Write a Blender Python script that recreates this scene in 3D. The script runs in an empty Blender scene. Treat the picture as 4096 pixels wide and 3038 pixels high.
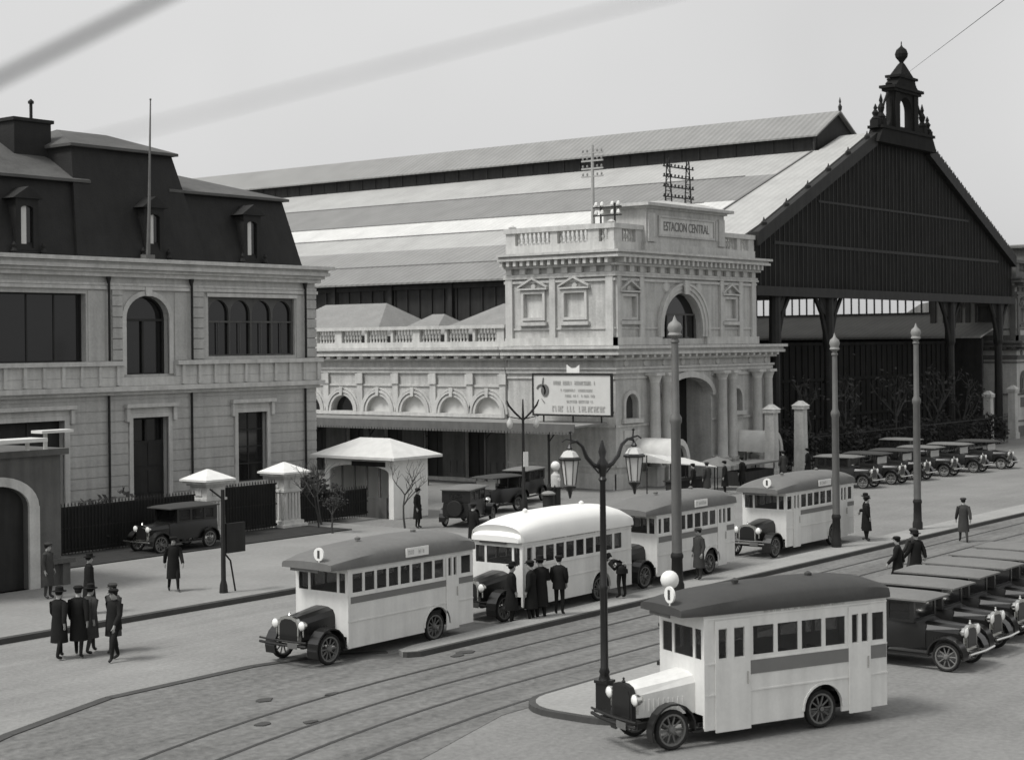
import bpy, bmesh, math, random
from mathutils import Vector, Matrix
R = math.radians
random.seed(7)
scene = bpy.context.scene
COL = scene.collection

# ------------------------------------------------------------------ materials
MATS = {}
def mat(name, base, rough=.85, var=.25, scale=3.0, streak=0.0, bump=.0, bscale=40.0, metal=0.0, spec=.3, fine=0.0, course=None, tracks=0.0):
    """grey procedural material: base reflectance, blotches, vertical streaks, fine grain, bump"""
    m = bpy.data.materials.new(name); m.use_nodes = True
    nt = m.node_tree; N = nt.nodes; L = nt.links
    b = N['Principled BSDF']; b.inputs['Roughness'].default_value = rough
    b.inputs['Metallic'].default_value = metal; b.inputs['Specular IOR Level'].default_value = spec
    tc = N.new('ShaderNodeTexCoord')
    n = N.new('ShaderNodeTexNoise'); n.inputs['Scale'].default_value = scale; n.inputs['Detail'].default_value = 6; n.inputs['Roughness'].default_value = .62
    L.new(tc.outputs['Object'], n.inputs['Vector'])
    fac = n.outputs['Fac']
    def math_(op, a, b_):
        k = N.new('ShaderNodeMath'); k.operation = op
        for i, v in enumerate((a, b_)):
            if isinstance(v, (int, float)): k.inputs[i].default_value = v
            else: L.new(v, k.inputs[i])
        return k.outputs[0]
    # value = base * (1 + var*(noise-.5)*2 + streak*(..) + fine*(..))
    v = math_('MULTIPLY', math_('SUBTRACT', fac, .5), 2.4*var)
    if streak:
        mp = N.new('ShaderNodeMapping'); mp.inputs['Scale'].default_value = (2.2, 2.2, .16); L.new(tc.outputs['Object'], mp.inputs['Vector'])
        n2 = N.new('ShaderNodeTexNoise'); n2.inputs['Scale'].default_value = 1.7; n2.inputs['Detail'].default_value = 5; L.new(mp.outputs[0], n2.inputs['Vector'])
        v = math_('ADD', v, math_('MULTIPLY', math_('SUBTRACT', n2.outputs['Fac'], .5), 2.4*streak))
    if fine:
        n3 = N.new('ShaderNodeTexNoise'); n3.inputs['Scale'].default_value = bscale; n3.inputs['Detail'].default_value = 3; L.new(tc.outputs['Object'], n3.inputs['Vector'])
        v = math_('ADD', v, math_('MULTIPLY', math_('SUBTRACT', n3.outputs['Fac'], .5), 2.6*fine))
    if tracks:                         # wear drawn out along the direction of traffic
        mp = N.new('ShaderNodeMapping'); mp.inputs['Scale'].default_value = (.10, 1.6, 1); L.new(tc.outputs['Object'], mp.inputs['Vector'])
        n4 = N.new('ShaderNodeTexNoise'); n4.inputs['Scale'].default_value = 1.1; n4.inputs['Detail'].default_value = 6; n4.inputs['Distortion'].default_value = .4; L.new(mp.outputs[0], n4.inputs['Vector'])
        v = math_('ADD', v, math_('MULTIPLY', math_('SUBTRACT', n4.outputs['Fac'], .5), 2.4*tracks))
    val = math_('MAXIMUM', math_('MULTIPLY', math_('ADD', v, 1.0), base), .006)
    if course:                         # corrugation: course = (axis, period)
        sx = N.new('ShaderNodeSeparateXYZ'); L.new(tc.outputs['Object'], sx.inputs[0])
        w = math_('SINE', math_('MULTIPLY', sx.outputs[course[0]], 6.2832/course[1]), 0)
        val = math_('MULTIPLY', val, math_('ADD', math_('MULTIPLY', w, course[2]), 1.0))
    cb = N.new('ShaderNodeCombineColor')
    L.new(val, cb.inputs[0]); L.new(val, cb.inputs[1]); L.new(math_('MULTIPLY', val, .97), cb.inputs[2])
    L.new(cb.outputs[0], b.inputs['Base Color'])
    if bump:
        nb = N.new('ShaderNodeTexNoise'); nb.inputs['Scale'].default_value = bscale; nb.inputs['Detail'].default_value = 4; L.new(tc.outputs['Object'], nb.inputs['Vector'])
        bp = N.new('ShaderNodeBump'); bp.inputs['Strength'].default_value = bump; bp.inputs['Distance'].default_value = .05
        L.new(nb.outputs['Fac'], bp.inputs['Height']); L.new(bp.outputs[0], b.inputs['Normal'])
    MATS[name] = m
    return m
def glassy(name, base, clear):
    m = bpy.data.materials.new(name); m.use_nodes = True
    nt = m.node_tree; N = nt.nodes; L = nt.links
    b = N['Principled BSDF']; b.inputs['Base Color'].default_value = (base, base, base, 1); b.inputs['Roughness'].default_value = .08
    b.inputs['Specular IOR Level'].default_value = .5
    if clear:
        t = N.new('ShaderNodeBsdfTransparent'); t.inputs[0].default_value = (.8, .8, .8, 1)
        mx = N.new('ShaderNodeMixShader'); mx.inputs[0].default_value = 1-clear
        L.new(t.outputs[0], mx.inputs[1]); L.new(b.outputs[0], mx.inputs[2]); L.new(mx.outputs[0], N['Material Output'].inputs[0])
    MATS[name] = m
    return m
M = MATS
mat('plaster', .39, var=.22, scale=.7, streak=.25, bump=.25, bscale=9, fine=.12)
mat('plaster_pale', .50, var=.25, scale=.6, streak=.3, bump=.25, bscale=8, fine=.12)
mat('stone_trim', .47, var=.25, scale=1.2, streak=.25, bump=.25, bscale=10, fine=.1)
mat('stone_deep_grey', .12, var=.3, scale=.9, streak=.35, bump=.3, bscale=8, fine=.15)  # much darker grey, for trim and attic of the right-hand tower
mat('stone_old', .42, var=.3, scale=.9, streak=.3, bump=.3, bscale=8, fine=.15)
mat('stone_dark', .10, var=.35, scale=1.2, streak=.3, bump=.3, bscale=10)
mat('slate', .014, rough=.7, var=.4, scale=1.2, streak=.3, bump=.3, bscale=14)
mat('slate_light', .085, rough=.8, var=.3, scale=1.0, streak=.2, bump=.3, bscale=10)
mat('zinc', .22, rough=.6, var=.25, scale=.8, bump=.15, bscale=8)
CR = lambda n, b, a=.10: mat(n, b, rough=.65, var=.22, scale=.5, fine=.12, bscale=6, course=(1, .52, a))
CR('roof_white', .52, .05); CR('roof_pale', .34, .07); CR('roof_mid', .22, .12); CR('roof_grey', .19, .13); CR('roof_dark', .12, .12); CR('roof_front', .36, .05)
mat('hip_roof', .21, var=.2, scale=1.0, fine=.2, bscale=9, bump=.3)
mat('iron_dark', .022, rough=.6, var=.4, scale=1.5, streak=.4, spec=.2)
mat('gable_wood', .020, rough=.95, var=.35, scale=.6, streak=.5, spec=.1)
mat('iron_grey', .115, rough=.55, var=.25, scale=2.5, streak=.2, spec=.4)
mat('lantern_dark', .018, rough=.85, var=.35, scale=1.0, streak=.3, spec=.1)
mat('wood_dark', .022, rough=.7, var=.4, scale=2.0, streak=.5)
mat('wood_mid', .08, rough=.8, var=.3, scale=1.5, streak=.4)
mat('shutter', .05, rough=.8, var=.3, scale=1.5, streak=.3)
mat('blind', .55, rough=.9, var=.12, scale=1.5)
mat('white_paint', .72, rough=.5, var=.12, scale=1.6, streak=.10, fine=.05, bscale=20)
mat('bus_white', .64, rough=.45, var=.14, scale=1.3, streak=.16, fine=.05, bscale=14, spec=.4)
mat('bus_white_old', .55, rough=.5, var=.18, scale=1.6, streak=.2, fine=.06, bscale=14, spec=.35)
mat('bus_roof', .14, rough=.75, var=.2, scale=1.2, fine=.1, bscale=10)
mat('bus_roof_dark', .05, rough=.75, var=.2, scale=1.2, fine=.1, bscale=10)
mat('bus_roof_white', .74, rough=.6, var=.08, scale=1.2)
mat('bus_stripe', .17, rough=.5, var=.15, scale=2.0)
mat('lettering', .05, rough=.8, var=.1)
mat('lettering_name', .15, var=.3, scale=6)
mat('lettering_faded', .40, rough=.9, var=.3, scale=6)
mat('black_paint', .012, rough=.3, var=.3, scale=2.0, spec=.5)
mat('canvas_top', .15, rough=.9, var=.2, scale=2.0, fine=.15, bscale=30)
mat('canvas_dark', .05, rough=.9, var=.2, scale=2.0)
mat('canvas_pale', .55, rough=.9, var=.2, scale=2.0)
mat('rubber', .02, rough=.9, var=.3, scale=8)
mat('wheel_grey', .14, rough=.6, var=.2, scale=5)
mat('chrome', .62, rough=.22, var=.1, metal=1.0)
mat('lamp_lens', .8, rough=.15, var=.05, spec=.6)
mat('lamp_glass', .50, rough=.35, var=.15, scale=3, spec=.5)
mat('interior', .03, rough=.95, var=.2)
mat('cloth_black', .016, rough=.95, var=.3, scale=5, spec=.1)
mat('cloth_grey', .05, rough=.95, var=.3, scale=5, spec=.1)
mat('cloth_pale', .13, rough=.95, var=.3, scale=5, spec=.1)
mat('skin', .30, rough=.6, var=.1)
mat('bark', .05, rough=.95, var=.3, scale=6)
mat('leaf', .035, rough=.8, var=.4, scale=2)
mat('hedge_leaf', .022, rough=.85, var=.4, scale=2)
mat('soil', .03, rough=1, var=.4, scale=2, bump=.4, bscale=12)
mat('ground', .19, rough=1, var=.34, scale=.16, fine=.22, bscale=7, bump=.6, tracks=.12)
mat('lane', .21, rough=1, var=.26, scale=.3, fine=.2, bscale=8, bump=.5, tracks=.16)
mat('pavement', .23, rough=1, var=.22, scale=.35, fine=.14, bscale=7, bump=.3)
mat('island_top', .27, rough=1, var=.2, scale=.5, fine=.14, bscale=8, bump=.3)
mat('kerb_stone', .06, rough=.95, var=.3, scale=1.5, fine=.15, bscale=10)
mat('tram_road', .14, rough=1, var=.34, scale=.35, fine=.4, bscale=5, bump=.9, tracks=.38)
mat('rail_iron', .035, rough=.5, var=.3, scale=2)
mat('dust', .06, rough=1, var=.3, scale=2)
glassy('pane', .012, 0); glassy('bus_pane', .03, .62); glassy('car_pane', .02, .45)

# ------------------------------------------------------------------ mesh builder
def FS(s0):  return lambda u, v, d: (u, s0+d, v)          # a facade that faces -y
def FT(t0):  return lambda u, v, d: (t0+d, u, v)          # a facade that faces -x
class MB:
    def __init__(self): self.v = []; self.f = []; self.m = []; self.k = 0
    def face(self, pts):
        i = len(self.v); self.v += [tuple(p) for p in pts]; self.f.append(tuple(range(i, i+len(pts)))); self.m.append(self.k)
    def add(self, vs, fs):
        i = len(self.v); self.v += [tuple(p) for p in vs]
        for f in fs: self.f.append(tuple(j+i for j in f)); self.m.append(self.k)
    def box(self, x0, x1, y0, y1, z0, z1):
        self.hexa([(x0,y0,z0),(x1,y0,z0),(x1,y1,z0),(x0,y1,z0),(x0,y0,z1),(x1,y0,z1),(x1,y1,z1),(x0,y1,z1)])
        return self
    def hexa(self, p):
        self.add(p, [(0,3,2,1),(4,5,6,7),(0,1,5,4),(1,2,6,5),(2,3,7,6),(3,0,4,7)]); return self
    def bf(self, fn, u0, u1, v0, v1, d0, d1):
        self.hexa([fn(u0,v0,d0),fn(u1,v0,d0),fn(u1,v0,d1),fn(u0,v0,d1),fn(u0,v1,d0),fn(u1,v1,d0),fn(u1,v1,d1),fn(u0,v1,d1)]); return self
    def frust(self, a, z0, b, z1):     # a, b = (x0,x1,y0,y1)
        self.hexa([(a[0],a[2],z0),(a[1],a[2],z0),(a[1],a[3],z0),(a[0],a[3],z0),(b[0],b[2],z1),(b[1],b[2],z1),(b[1],b[3],z1),(b[0],b[3],z1)]); return self
    def ext(self, poly, fn, d0, d1):
        n = len(poly); a = [fn(u,v,d0) for u,v in poly]; b = [fn(u,v,d1) for u,v in poly]
        self.add(a+b, [tuple(range(n-1,-1,-1)), tuple(range(n,2*n))] + [(i,(i+1)%n,n+(i+1)%n,n+i) for i in range(n)]); return self
    def tube(self, pts, r, seg=8, cap=True):
        pts = [Vector(p) for p in pts]; n = len(pts)
        rr = r if isinstance(r, (list, tuple)) else [r]*n
        vs = []; up = None
        for i, p in enumerate(pts):
            t = (pts[min(i+1,n-1)]-pts[max(i-1,0)]).normalized()
            if up is None:
                up = Vector((0,0,1)) if abs(t.z) < .9 else Vector((1,0,0))
            a = t.cross(up)
            if a.length < 1e-4: a = t.cross(Vector((0,1,0)))
            a.normalize(); b = t.cross(a).normalized(); up = -b if False else a.cross(t)
            for j in range(seg):
                w = 2*math.pi*j/seg; vs.append(p+a*(rr[i]*math.cos(w))+b*(rr[i]*math.sin(w)))
        fs = [(i*seg+j, i*seg+(j+1)%seg, (i+1)*seg+(j+1)%seg, (i+1)*seg+j) for i in range(n-1) for j in range(seg)]
        if cap: fs += [tuple(range(seg-1,-1,-1)), tuple(range((n-1)*seg, n*seg))]
        self.add(vs, fs); return self
    def lathe(self, prof, c=(0,0,0), seg=14, axis='z', sx=1, sy=1):
        closed = prof[0] == prof[-1]
        vs = []
        for r, z in prof:
            for j in range(seg):
                w = 2*math.pi*j/seg; a, b = r*math.cos(w)*sx, r*math.sin(w)*sy
                p = (a,b,z) if axis == 'z' else ((a,z,b) if axis == 'y' else (z,a,b))
                vs.append((p[0]+c[0], p[1]+c[1], p[2]+c[2]))
        n = len(prof)
        fs = [(i*seg+j, i*seg+(j+1)%seg, (i+1)*seg+(j+1)%seg, (i+1)*seg+j) for i in range(n-1) for j in range(seg)]
        if not closed: fs += [tuple(range(seg-1,-1,-1)), tuple(range((n-1)*seg, n*seg))]
        self.add(vs, fs); return self
    def ball(self, c, r, seg=12, sz=1):
        self.lathe([(max(r*math.sin(math.pi*i/8), .001), -r*sz*math.cos(math.pi*i/8)) for i in range(9)], c, seg); return self
    def loft(self, secs, close=True, cap=True):
        n = len(secs[0]); vs = [p for s in secs for p in s]; fs = []
        for i in range(len(secs)-1):
            for j in range(n if close else n-1):
                fs.append((i*n+j, i*n+(j+1)%n, (i+1)*n+(j+1)%n, (i+1)*n+j))
        if cap: fs += [tuple(range(n-1,-1,-1)), tuple(range((len(secs)-1)*n, len(secs)*n))]
        self.add(vs, fs); return self
    def wall(self, fn, u0, u1, v0, v1, ops, d0, d1):
        """ops: (u0,u1,v0,v1[,rise]); rise > 0 rounds the head of the opening"""
        us = sorted({u0,u1}|{min(max(x,u0),u1) for o in ops for x in o[:2]}); vs = sorted({v0,v1}|{min(max(x,v0),v1) for o in ops for x in o[2:4]})
        def solid(i, j):
            if i < 0 or j < 0 or i >= len(us)-1 or j >= len(vs)-1: return False
            u, v = (us[i]+us[i+1])/2, (vs[j]+vs[j+1])/2
            return not any(o[0] < u < o[1] and o[2] < v < o[3] for o in ops)
        for i in range(len(us)-1):
            for j in range(len(vs)-1):
                if not solid(i, j): continue
                a,b,c,d = us[i],us[i+1],vs[j],vs[j+1]
                self.face([fn(a,c,d0),fn(b,c,d0),fn(b,d,d0),fn(a,d,d0)]); self.face([fn(a,c,d1),fn(a,d,d1),fn(b,d,d1),fn(b,c,d1)])
                if not solid(i-1,j): self.face([fn(a,c,d0),fn(a,d,d0),fn(a,d,d1),fn(a,c,d1)])
                if not solid(i+1,j): self.face([fn(b,c,d0),fn(b,c,d1),fn(b,d,d1),fn(b,d,d0)])
                if not solid(i,j-1): self.face([fn(a,c,d0),fn(a,c,d1),fn(b,c,d1),fn(b,c,d0)])
                if not solid(i,j+1): self.face([fn(a,d,d0),fn(b,d,d0),fn(b,d,d1),fn(a,d,d1)])
        for o in ops:
            if len(o) > 4 and o[4]:
                um, hw, vsn, top = (o[0]+o[1])/2, (o[1]-o[0])/2, o[3]-o[4], o[3]
                for sg in (-1, 1):
                    pl = [(um+sg*hw, top)] + [(um+sg*hw*math.cos(k*math.pi/16), vsn+o[4]*math.sin(k*math.pi/16)) for k in range(9)]
                    self.ext(pl, fn, d0, d1)
        return self
    def arcband(self, fn, um, vs, r0, r1, d0, d1, squash=1, a0=0, a1=180, n=16, inner_squash=None):
        q = squash if inner_squash is None else inner_squash
        for k in range(n):
            A, B = R(a0+(a1-a0)*k/n), R(a0+(a1-a0)*(k+1)/n)
            self.ext([(um+r0*math.cos(A), vs+r0*q*math.sin(A)), (um+r1*math.cos(A), vs+r1*squash*math.sin(A)), (um+r1*math.cos(B), vs+r1*squash*math.sin(B)), (um+r0*math.cos(B), vs+r0*q*math.sin(B))], fn, d0, d1)
        return self
    def strip_on(self, fn, u0, u1, v0, v1, d0, d1, skip):   # a band along u, broken by openings skip
        cur = u0
        for a, b, c, d in sorted([o[:4] for o in skip if o[2] < v1-.01 and o[3] > v0+.01]):
            if a > cur: self.bf(fn, cur, min(a, u1), v0, v1, d0, d1)
            cur = max(cur, b)
            if cur >= u1: break
        if cur < u1: self.bf(fn, cur, u1, v0, v1, d0, d1)
        return self
    def build(self, name, mats, parent=None, smooth=False, org=None, bevel=0):
        me = bpy.data.meshes.new(name)
        o_ = org if org is not None else (0,0,0)
        me.from_pydata([(p[0]-o_[0], p[1]-o_[1], p[2]-o_[2]) for p in self.v], [], self.f)
        if isinstance(mats, str): mats = [mats]
        for m in mats: me.materials.append(M[m])
        me.polygons.foreach_set('material_index', self.m)
        bm = bmesh.new(); bm.from_mesh(me)
        bmesh.ops.remove_doubles(bm, verts=bm.verts, dist=1e-5)
        bmesh.ops.recalc_face_normals(bm, faces=bm.faces); bm.to_mesh(me); bm.free()
        if smooth:
            me.polygons.foreach_set('use_smooth', [True]*len(me.polygons))
            try: me.set_sharp_from_angle(angle=R(40))
            except Exception: pass
        o = bpy.data.objects.new(name, me); COL.objects.link(o)
        if parent is not None: o.parent = parent
        if bevel:
            b = o.modifiers.new('bevel', 'BEVEL'); b.width = bevel; b.segments = 1; b.limit_method = 'ANGLE'
        return o

def tag(o, label, cat, group=None, kind=None):
    if label: o['label'] = label
    if cat: o['category'] = cat
    if group: o['group'] = group
    if kind: o['kind'] = kind
    return o
def thing(name, label, cat, loc=(0,0,0), rz=0, group=None):
    o = bpy.data.objects.new(name, None); COL.objects.link(o)
    o.location = loc; o.rotation_euler = (0,0,rz); o.empty_display_size = .2
    return tag(o, label, cat, group)
def struct(name, mb, mats, **k):
    o = mb.build(name, mats, **k); o['kind'] = 'structure'; return o
def child(mb, name, mats, par, smooth=False, bevel=0, root=None):   # mesh given in world coordinates, parented to an unrotated thing
    return mb.build(name, mats, par, smooth, org=(root or par).location, bevel=bevel)
def kids(o): return [c for c in COL.objects if c.parent == o]
def copy_tree(o, parent=None):
    c = o.copy(); COL.objects.link(c)
    if parent is not None: c.parent = parent
    for ch in kids(o): copy_tree(ch, c)
    return c
def clone(o, label, loc, rz=None, group=None):
    c = copy_tree(o); c.location = loc
    if rz is not None: c.rotation_euler = (0,0,rz)
    c['label'] = label
    if group: c['group'] = group
    return c
def lettering(txt, height, width, name, m, parent, loc, rot, depth=.02):
    cu = bpy.data.curves.new('letters', 'FONT'); cu.body = txt; cu.size = 1; cu.extrude = .01; cu.align_x = 'CENTER'
    t = bpy.data.objects.new('letters', cu); COL.objects.link(t)
    dg = bpy.context.evaluated_depsgraph_get(); dg.update()
    me = bpy.data.meshes.new_from_object(t.evaluated_get(dg)); COL.objects.unlink(t); bpy.data.objects.remove(t)
    xs = [v.co.x for v in me.vertices]; ys = [v.co.y for v in me.vertices]
    w, h = max(xs)-min(xs), max(ys)-min(ys)
    for v in me.vertices:
        v.co.x = (v.co.x-(max(xs)+min(xs))/2)*width/w; v.co.y = (v.co.y-min(ys))*height/h; v.co.z *= depth/.01
    me.materials.clear(); me.materials.append(M[m])
    o = bpy.data.objects.new(name, me); COL.objects.link(o); o.parent = parent; o.location = loc; o.rotation_euler = rot
    return o
# ------------------------------------------------------------------ setting: ground, streets, rails
struct('ground', MB().box(-260, 420, -260, 420, -.4, 0), 'ground')
def sheet(name, pts, z0, z1, m):
    return struct(name, MB().ext(pts, lambda u, v, d: (u, v, d), z0, z1), m)
def bend(t): return -.0135*max(0, -44-t)**2
lane = [(-75,-12.2),(-12,-12.2),(-12,-21.4),(-42.6,-21.9),(-44,-20.9),(-46,-20.45),(-50.5,-20.5),(-54,-21.7),(-58,-23.6),(-63,-26.6),(-75,-35)]
sheet('bus_lane', lane, -.3, .004, 'lane')
tram = [(-42.6,-22.2),(-44,-20.9),(-46,-20.45),(-50.5,-20.5),(-54,-21.7),(-58,-23.6),(-63,-26.6),(-75,-35),(-75,-44),(-60,-34.5),(-52,-30.4),(-46.6,-28.9),(60,-28.9),(60,-22.4),(-10,-22.5)]
sheet('tram_road', tram, -.3, .009, 'tram_road')
eb = MB()                                     # worn stone edging between lane and tramway
ep = [(-42.6,-21.9),(-44,-20.9),(-46,-20.45),(-50.5,-20.5),(-54,-21.7),(-58,-23.6),(-63,-26.6),(-75,-35)]
for a, b in zip(ep, ep[1:]):
    d = (Vector(b)-Vector(a)).normalized(); n = Vector((-d.y, d.x))*.13
    eb.hexa([(a[0]-n.x,a[1]-n.y,-.2),(b[0]-n.x,b[1]-n.y,-.2),(b[0]+n.x,b[1]+n.y,-.2),(a[0]+n.x,a[1]+n.y,-.2),(a[0]-n.x,a[1]-n.y,.03),(b[0]-n.x,b[1]-n.y,.03),(b[0]+n.x,b[1]+n.y,.03),(a[0]+n.x,a[1]+n.y,.03)])
struct('lane_edging', eb, 'kerb_stone')
rails = MB()
for s0 in (-24.3, -25.75, -27.05, -28.4):
    ts_ = [-74+ i*1.5 for i in range(21)] + [-40, 60]
    pr = [(t, s0+bend(t)) for t in ts_]
    for a, b in zip(pr, pr[1:]):
        rails.hexa([(a[0],a[1]-.05,-.1),(b[0],b[1]-.05,-.1),(b[0],b[1]+.05,-.1),(a[0],a[1]+.05,-.1),(a[0],a[1]-.05,.017),(b[0],b[1]-.05,.017),(b[0],b[1]+.05,.017),(a[0],a[1]+.05,.017)])
struct('tram_rails', rails, 'rail_iron')
# pavement on the left with its kerb, central refuge strip, foreground refuge
sheet('pavement', [(-90,-12.3),(-23,-12.3),(-21.5,-11),(-21.5,6.4),(-90,6.4)], -.3, .15, 'pavement')
kb = MB(); kb.box(-90,-23,-12.55,-12.3,-.3,.158); struct('pavement_kerb', kb, 'kerb_stone')
isl = [(-42.9,-22.75),(-42.6,-22.95),(40,-23.35),(40,-21.75),(-20,-21.75),(-42.0,-22.25),(-42.7,-22.4)]
sheet('refuge_strip', isl, -.3, .14, 'island_top')
MBk = MB()
for a, b in zip(isl[:3], isl[1:3]):
    MBk.hexa([(a[0],a[1]-.12,-.3),(b[0],b[1]-.12,-.3),(b[0],b[1]+.02,-.3),(a[0],a[1]+.02,-.3),(a[0],a[1]-.12,.146),(b[0],b[1]-.12,.146),(b[0],b[1]+.02,.146),(a[0],a[1]+.02,.146)])
struct('refuge_strip_kerb', MBk, 'kerb_stone')
def rounded(x0,x1,y0,y1,r):
    p=[]
    for cx,cy,a in ((x0+r,y0+r,180),(x1-r,y0+r,270),(x1-r,y1-r,0),(x0+r,y1-r,90)):
        for k in range(7): w=R(a+k*15); p.append((cx+r*math.cos(w),cy+r*math.sin(w)))
    return p
sheet('refuge_island', rounded(-46.0,-24,-31.9,-28.75,1.2), -.3, .14, 'island_top')
sheet('refuge_island_kerb', rounded(-46.15,-23.85,-32.05,-28.6,1.32), -.3, .132, 'kerb_stone')
sheet('garden_bed', [(-41,-2.2),(-23.2,-2.2),(-23.2,6),(-41,6)], 0, .19, 'soil')
# dark scattered droppings / litter patches on the roadway
lb = MB()
for (t,s,r) in [(-25.5,-24.1,.22),(-25.2,-23.9,.12),(-49.5,-26.0,.22),(-50.2,-25.3,.25),(-48.6,-23.6,.3),(-47.2,-24.4,.2),(-46.6,-36.0,.25),(-39,-37.6,.12),(-41.5,-23.6,.35),(-41.9,-23.75,.25)]:
    n=9; lb.ext([(t+r*(.6+.6*random.random())*math.cos(6.283*k/n), s+r*.6*(.6+.6*random.random())*math.sin(6.283*k/n)) for k in range(n)], lambda u,v,d:(u,v,d), 0, .03)
tag(lb.build('litter', 'dust'), 'dark droppings and litter scattered on the roadway', 'litter', kind='stuff')
# ------------------------------------------------------------------ left building with mansard roof
lbd = thing('mansard_building', 'large two storey plastered building with dark mansard roof behind the gate pillars', 'building', (-34, 6.5, 0))
F = FS(6.5)
UL, UR = -52, -16.55
bigw = (-37.2,-30.3,7.44,10.35); archw = (-28.2,-25.8,6.85,10.32,1.0); rwin = (-23.45,-17.95,7.6,10.33)
gdoor = (-27.9,-25.9,.15,4.95); gwin = (-21.75,-19.9,1.7,4.95); ldoor = (-34.7,-31.5,.15,5.0)
ops = [bigw, archw, rwin, gdoor, gwin, ldoor, (-45.5,-40,7.44,10.35)]
w = MB(); w.wall(F, UL, UR, 0, 11.2, ops, 0, .45)
w.wall(FT(UR-.4), 6.96, 17, 0, 11.2, [], 0, .4); w.box(UL, UR-.4, 16.6, 17, 0, 11.2); w.box(UL, UL+.4, 6.96, 16.6, 0, 11.2)
# rusticated courses on the ground storey and quoins above
z = .62
while z < 5.9:
    w.strip_on(F, UL, UR, z, z+.40, -.035, -.002, [(o[0]-.22,o[1]+.22,o[2],o[3]+.25) for o in ops]); z += .47
for q0, q1 in ((-28.95,-28.38),(-24.45,-23.75),(-17.25,-16.52)):
    z = 7.5
    while z < 10.4:
        w.bf(F, q0-.0, q1+.0, z, z+.42, -.07, -.002); z += .47
for q0, q1 in ((-30.2,-29.3),(-25.45,-24.75),(-17.85,-17.5)):
    w.bf(F, q0, q1, 7.46, 10.5, -.03, -.002)
child(w, 'wall', 'plaster', lbd)
t = MB()                                        # trim: balcony band, cornice, surrounds
for a, b in ((UL,-28.45),(-25.55,UR+.2)):
    t.bf(F, a, b, 7.25, 7.44, -.38, -.01); t.bf(F, a, b, 6.75, 7.24, -.2, -.012)
    u = a+.3
    while u < b-.2:
        t.bf(F, u, u+.16, 6.4, 7.245, -.3, -.014); u += .95
t.bf(F, UL, UR+.2, 6.36, 6.74, -.2, -.013); t.bf(F, UL, UR+.25, 6.14, 6.35, -.42, -.01); t.bf(F, UL, UR+.1, 5.98, 6.13, -.2, -.01)
t.bf(F, UL, UR+.1, 10.55, 10.7, -.12, -.01); t.bf(F, UL, UR+.06, 10.72, 10.84, -.06, -.011)
for z0, z1, p in ((11.1,11.28,.22),(11.285,11.42,.36),(11.43,11.6,.55),(11.605,11.72,.48),(11.73,11.9,.72)):
    t.box(UL, UR+p, 6.5-p, 16.9, z0, z1)
for o, e in ((gdoor,.2),(gwin,.2),(ldoor,.25)):
    for a, b in ((o[0]-e,o[0]),(o[1],o[1]+e)): t.bf(F, a, b, o[2], o[3], -.1, .05)
    t.bf(F, o[0]-e, o[1]+e, o[3], o[3]+.2, -.1, .05); t.bf(F, o[0]-e-.25, o[1]+e+.25, o[3]+.45, o[3]+.62, -.28, -.01)
    t.bf(F, o[0]-e-.1, o[1]+e+.1, o[3]+.205, o[3]+.44, -.06, -.012)
    for a in (o[0]-e-.2, o[1]+e+.02): t.bf(F, a, a+.18, o[3]-.15, o[3]+.445, -.2, -.013)
t.bf(F, gwin[0]-.3, gwin[1]+.3, 1.52, 1.7, -.22, .05)
for sg in (-1,1):
    um = (archw[0]+archw[1])/2; hw = 1.2
    t.bf(F, *sorted((um+sg*hw, um+sg*(hw+.22))), 6.85, 9.32, -.08, .05)
t.arcband(F, -27.0, 9.32, 1.2, 1.42, -.08, .05, squash=1.22/1.42, inner_squash=1.0/1.2)
t.ext([(-27.15,10.3),(-26.85,10.3),(-26.8,10.7),(-27.2,10.7)], F, -.16, -.085)
t.bf(F, rwin[0]-.12, rwin[1]+.12, 10.33, 10.5, -.09, -.012)
child(t, 'stone_trim', 'stone_trim', lbd)
for u in (-29.22, -24.58, -17.38):
    d = MB(); d.tube([(u,6.37,.2),(u,6.37,6.0)], .055, 8); d.tube([(u,6.30,7.46),(u,6.30,11.05)], .055, 8); d.lathe([(.06,0),(.12,.25),(.12,.3)], (u,6.33,10.8), 8)
    child(d, 'drain_pipe', 'iron_dark', lbd, True)
# windows and doors
def lbwin(o, frame, nv, nh, arch=None, dd=.25):
    f = MB(); f.wall(F, o[0], o[1], o[2], o[3], [(o[0]+.07+i*(o[1]-o[0]-.07)/nv, o[0]+(i+1)*(o[1]-o[0]-.07)/nv, o[2]+.07+j*(o[3]-o[2]-.07)/nh, o[2]+(j+1)*(o[3]-o[2]-.07)/nh) for i in range(nv) for j in range(nh)], dd, dd+.07)
    ob = child(f, 'window', frame, lbd)
    p = MB().bf(F, o[0]+.01, o[1]-.01, o[2]+.01, o[3]-.01, dd+.03, dd+.05); child(p, 'pane', 'pane', ob, root=lbd)
lbwin(bigw, 'wood_dark', 5, 1, dd=.32); lbwin((-45.5,-40,7.44,10.35), 'shutter', 4, 1, dd=.3)
lbwin(gwin, 'wood_dark', 2, 4)
f = MB(); fw = (rwin[1]-rwin[0]-.12)/4
f.wall(F, rwin[0], rwin[1], rwin[2], rwin[3], [(rwin[0]+.12+i*fw, rwin[0]+(i+1)*fw, rwin[2]+.08, 9.15) for i in range(4)]+[(rwin[0]+.12+i*fw, rwin[0]+(i+1)*fw, 9.23, 10.2, .62) for i in range(4)], .12, .24)
for i in range(4): f.bf(F, rwin[0]+.06+(i+.5)*fw-.02, rwin[0]+.06+(i+.5)*fw+.02, rwin[2]+.08, 9.15, .14, .18)
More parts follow.
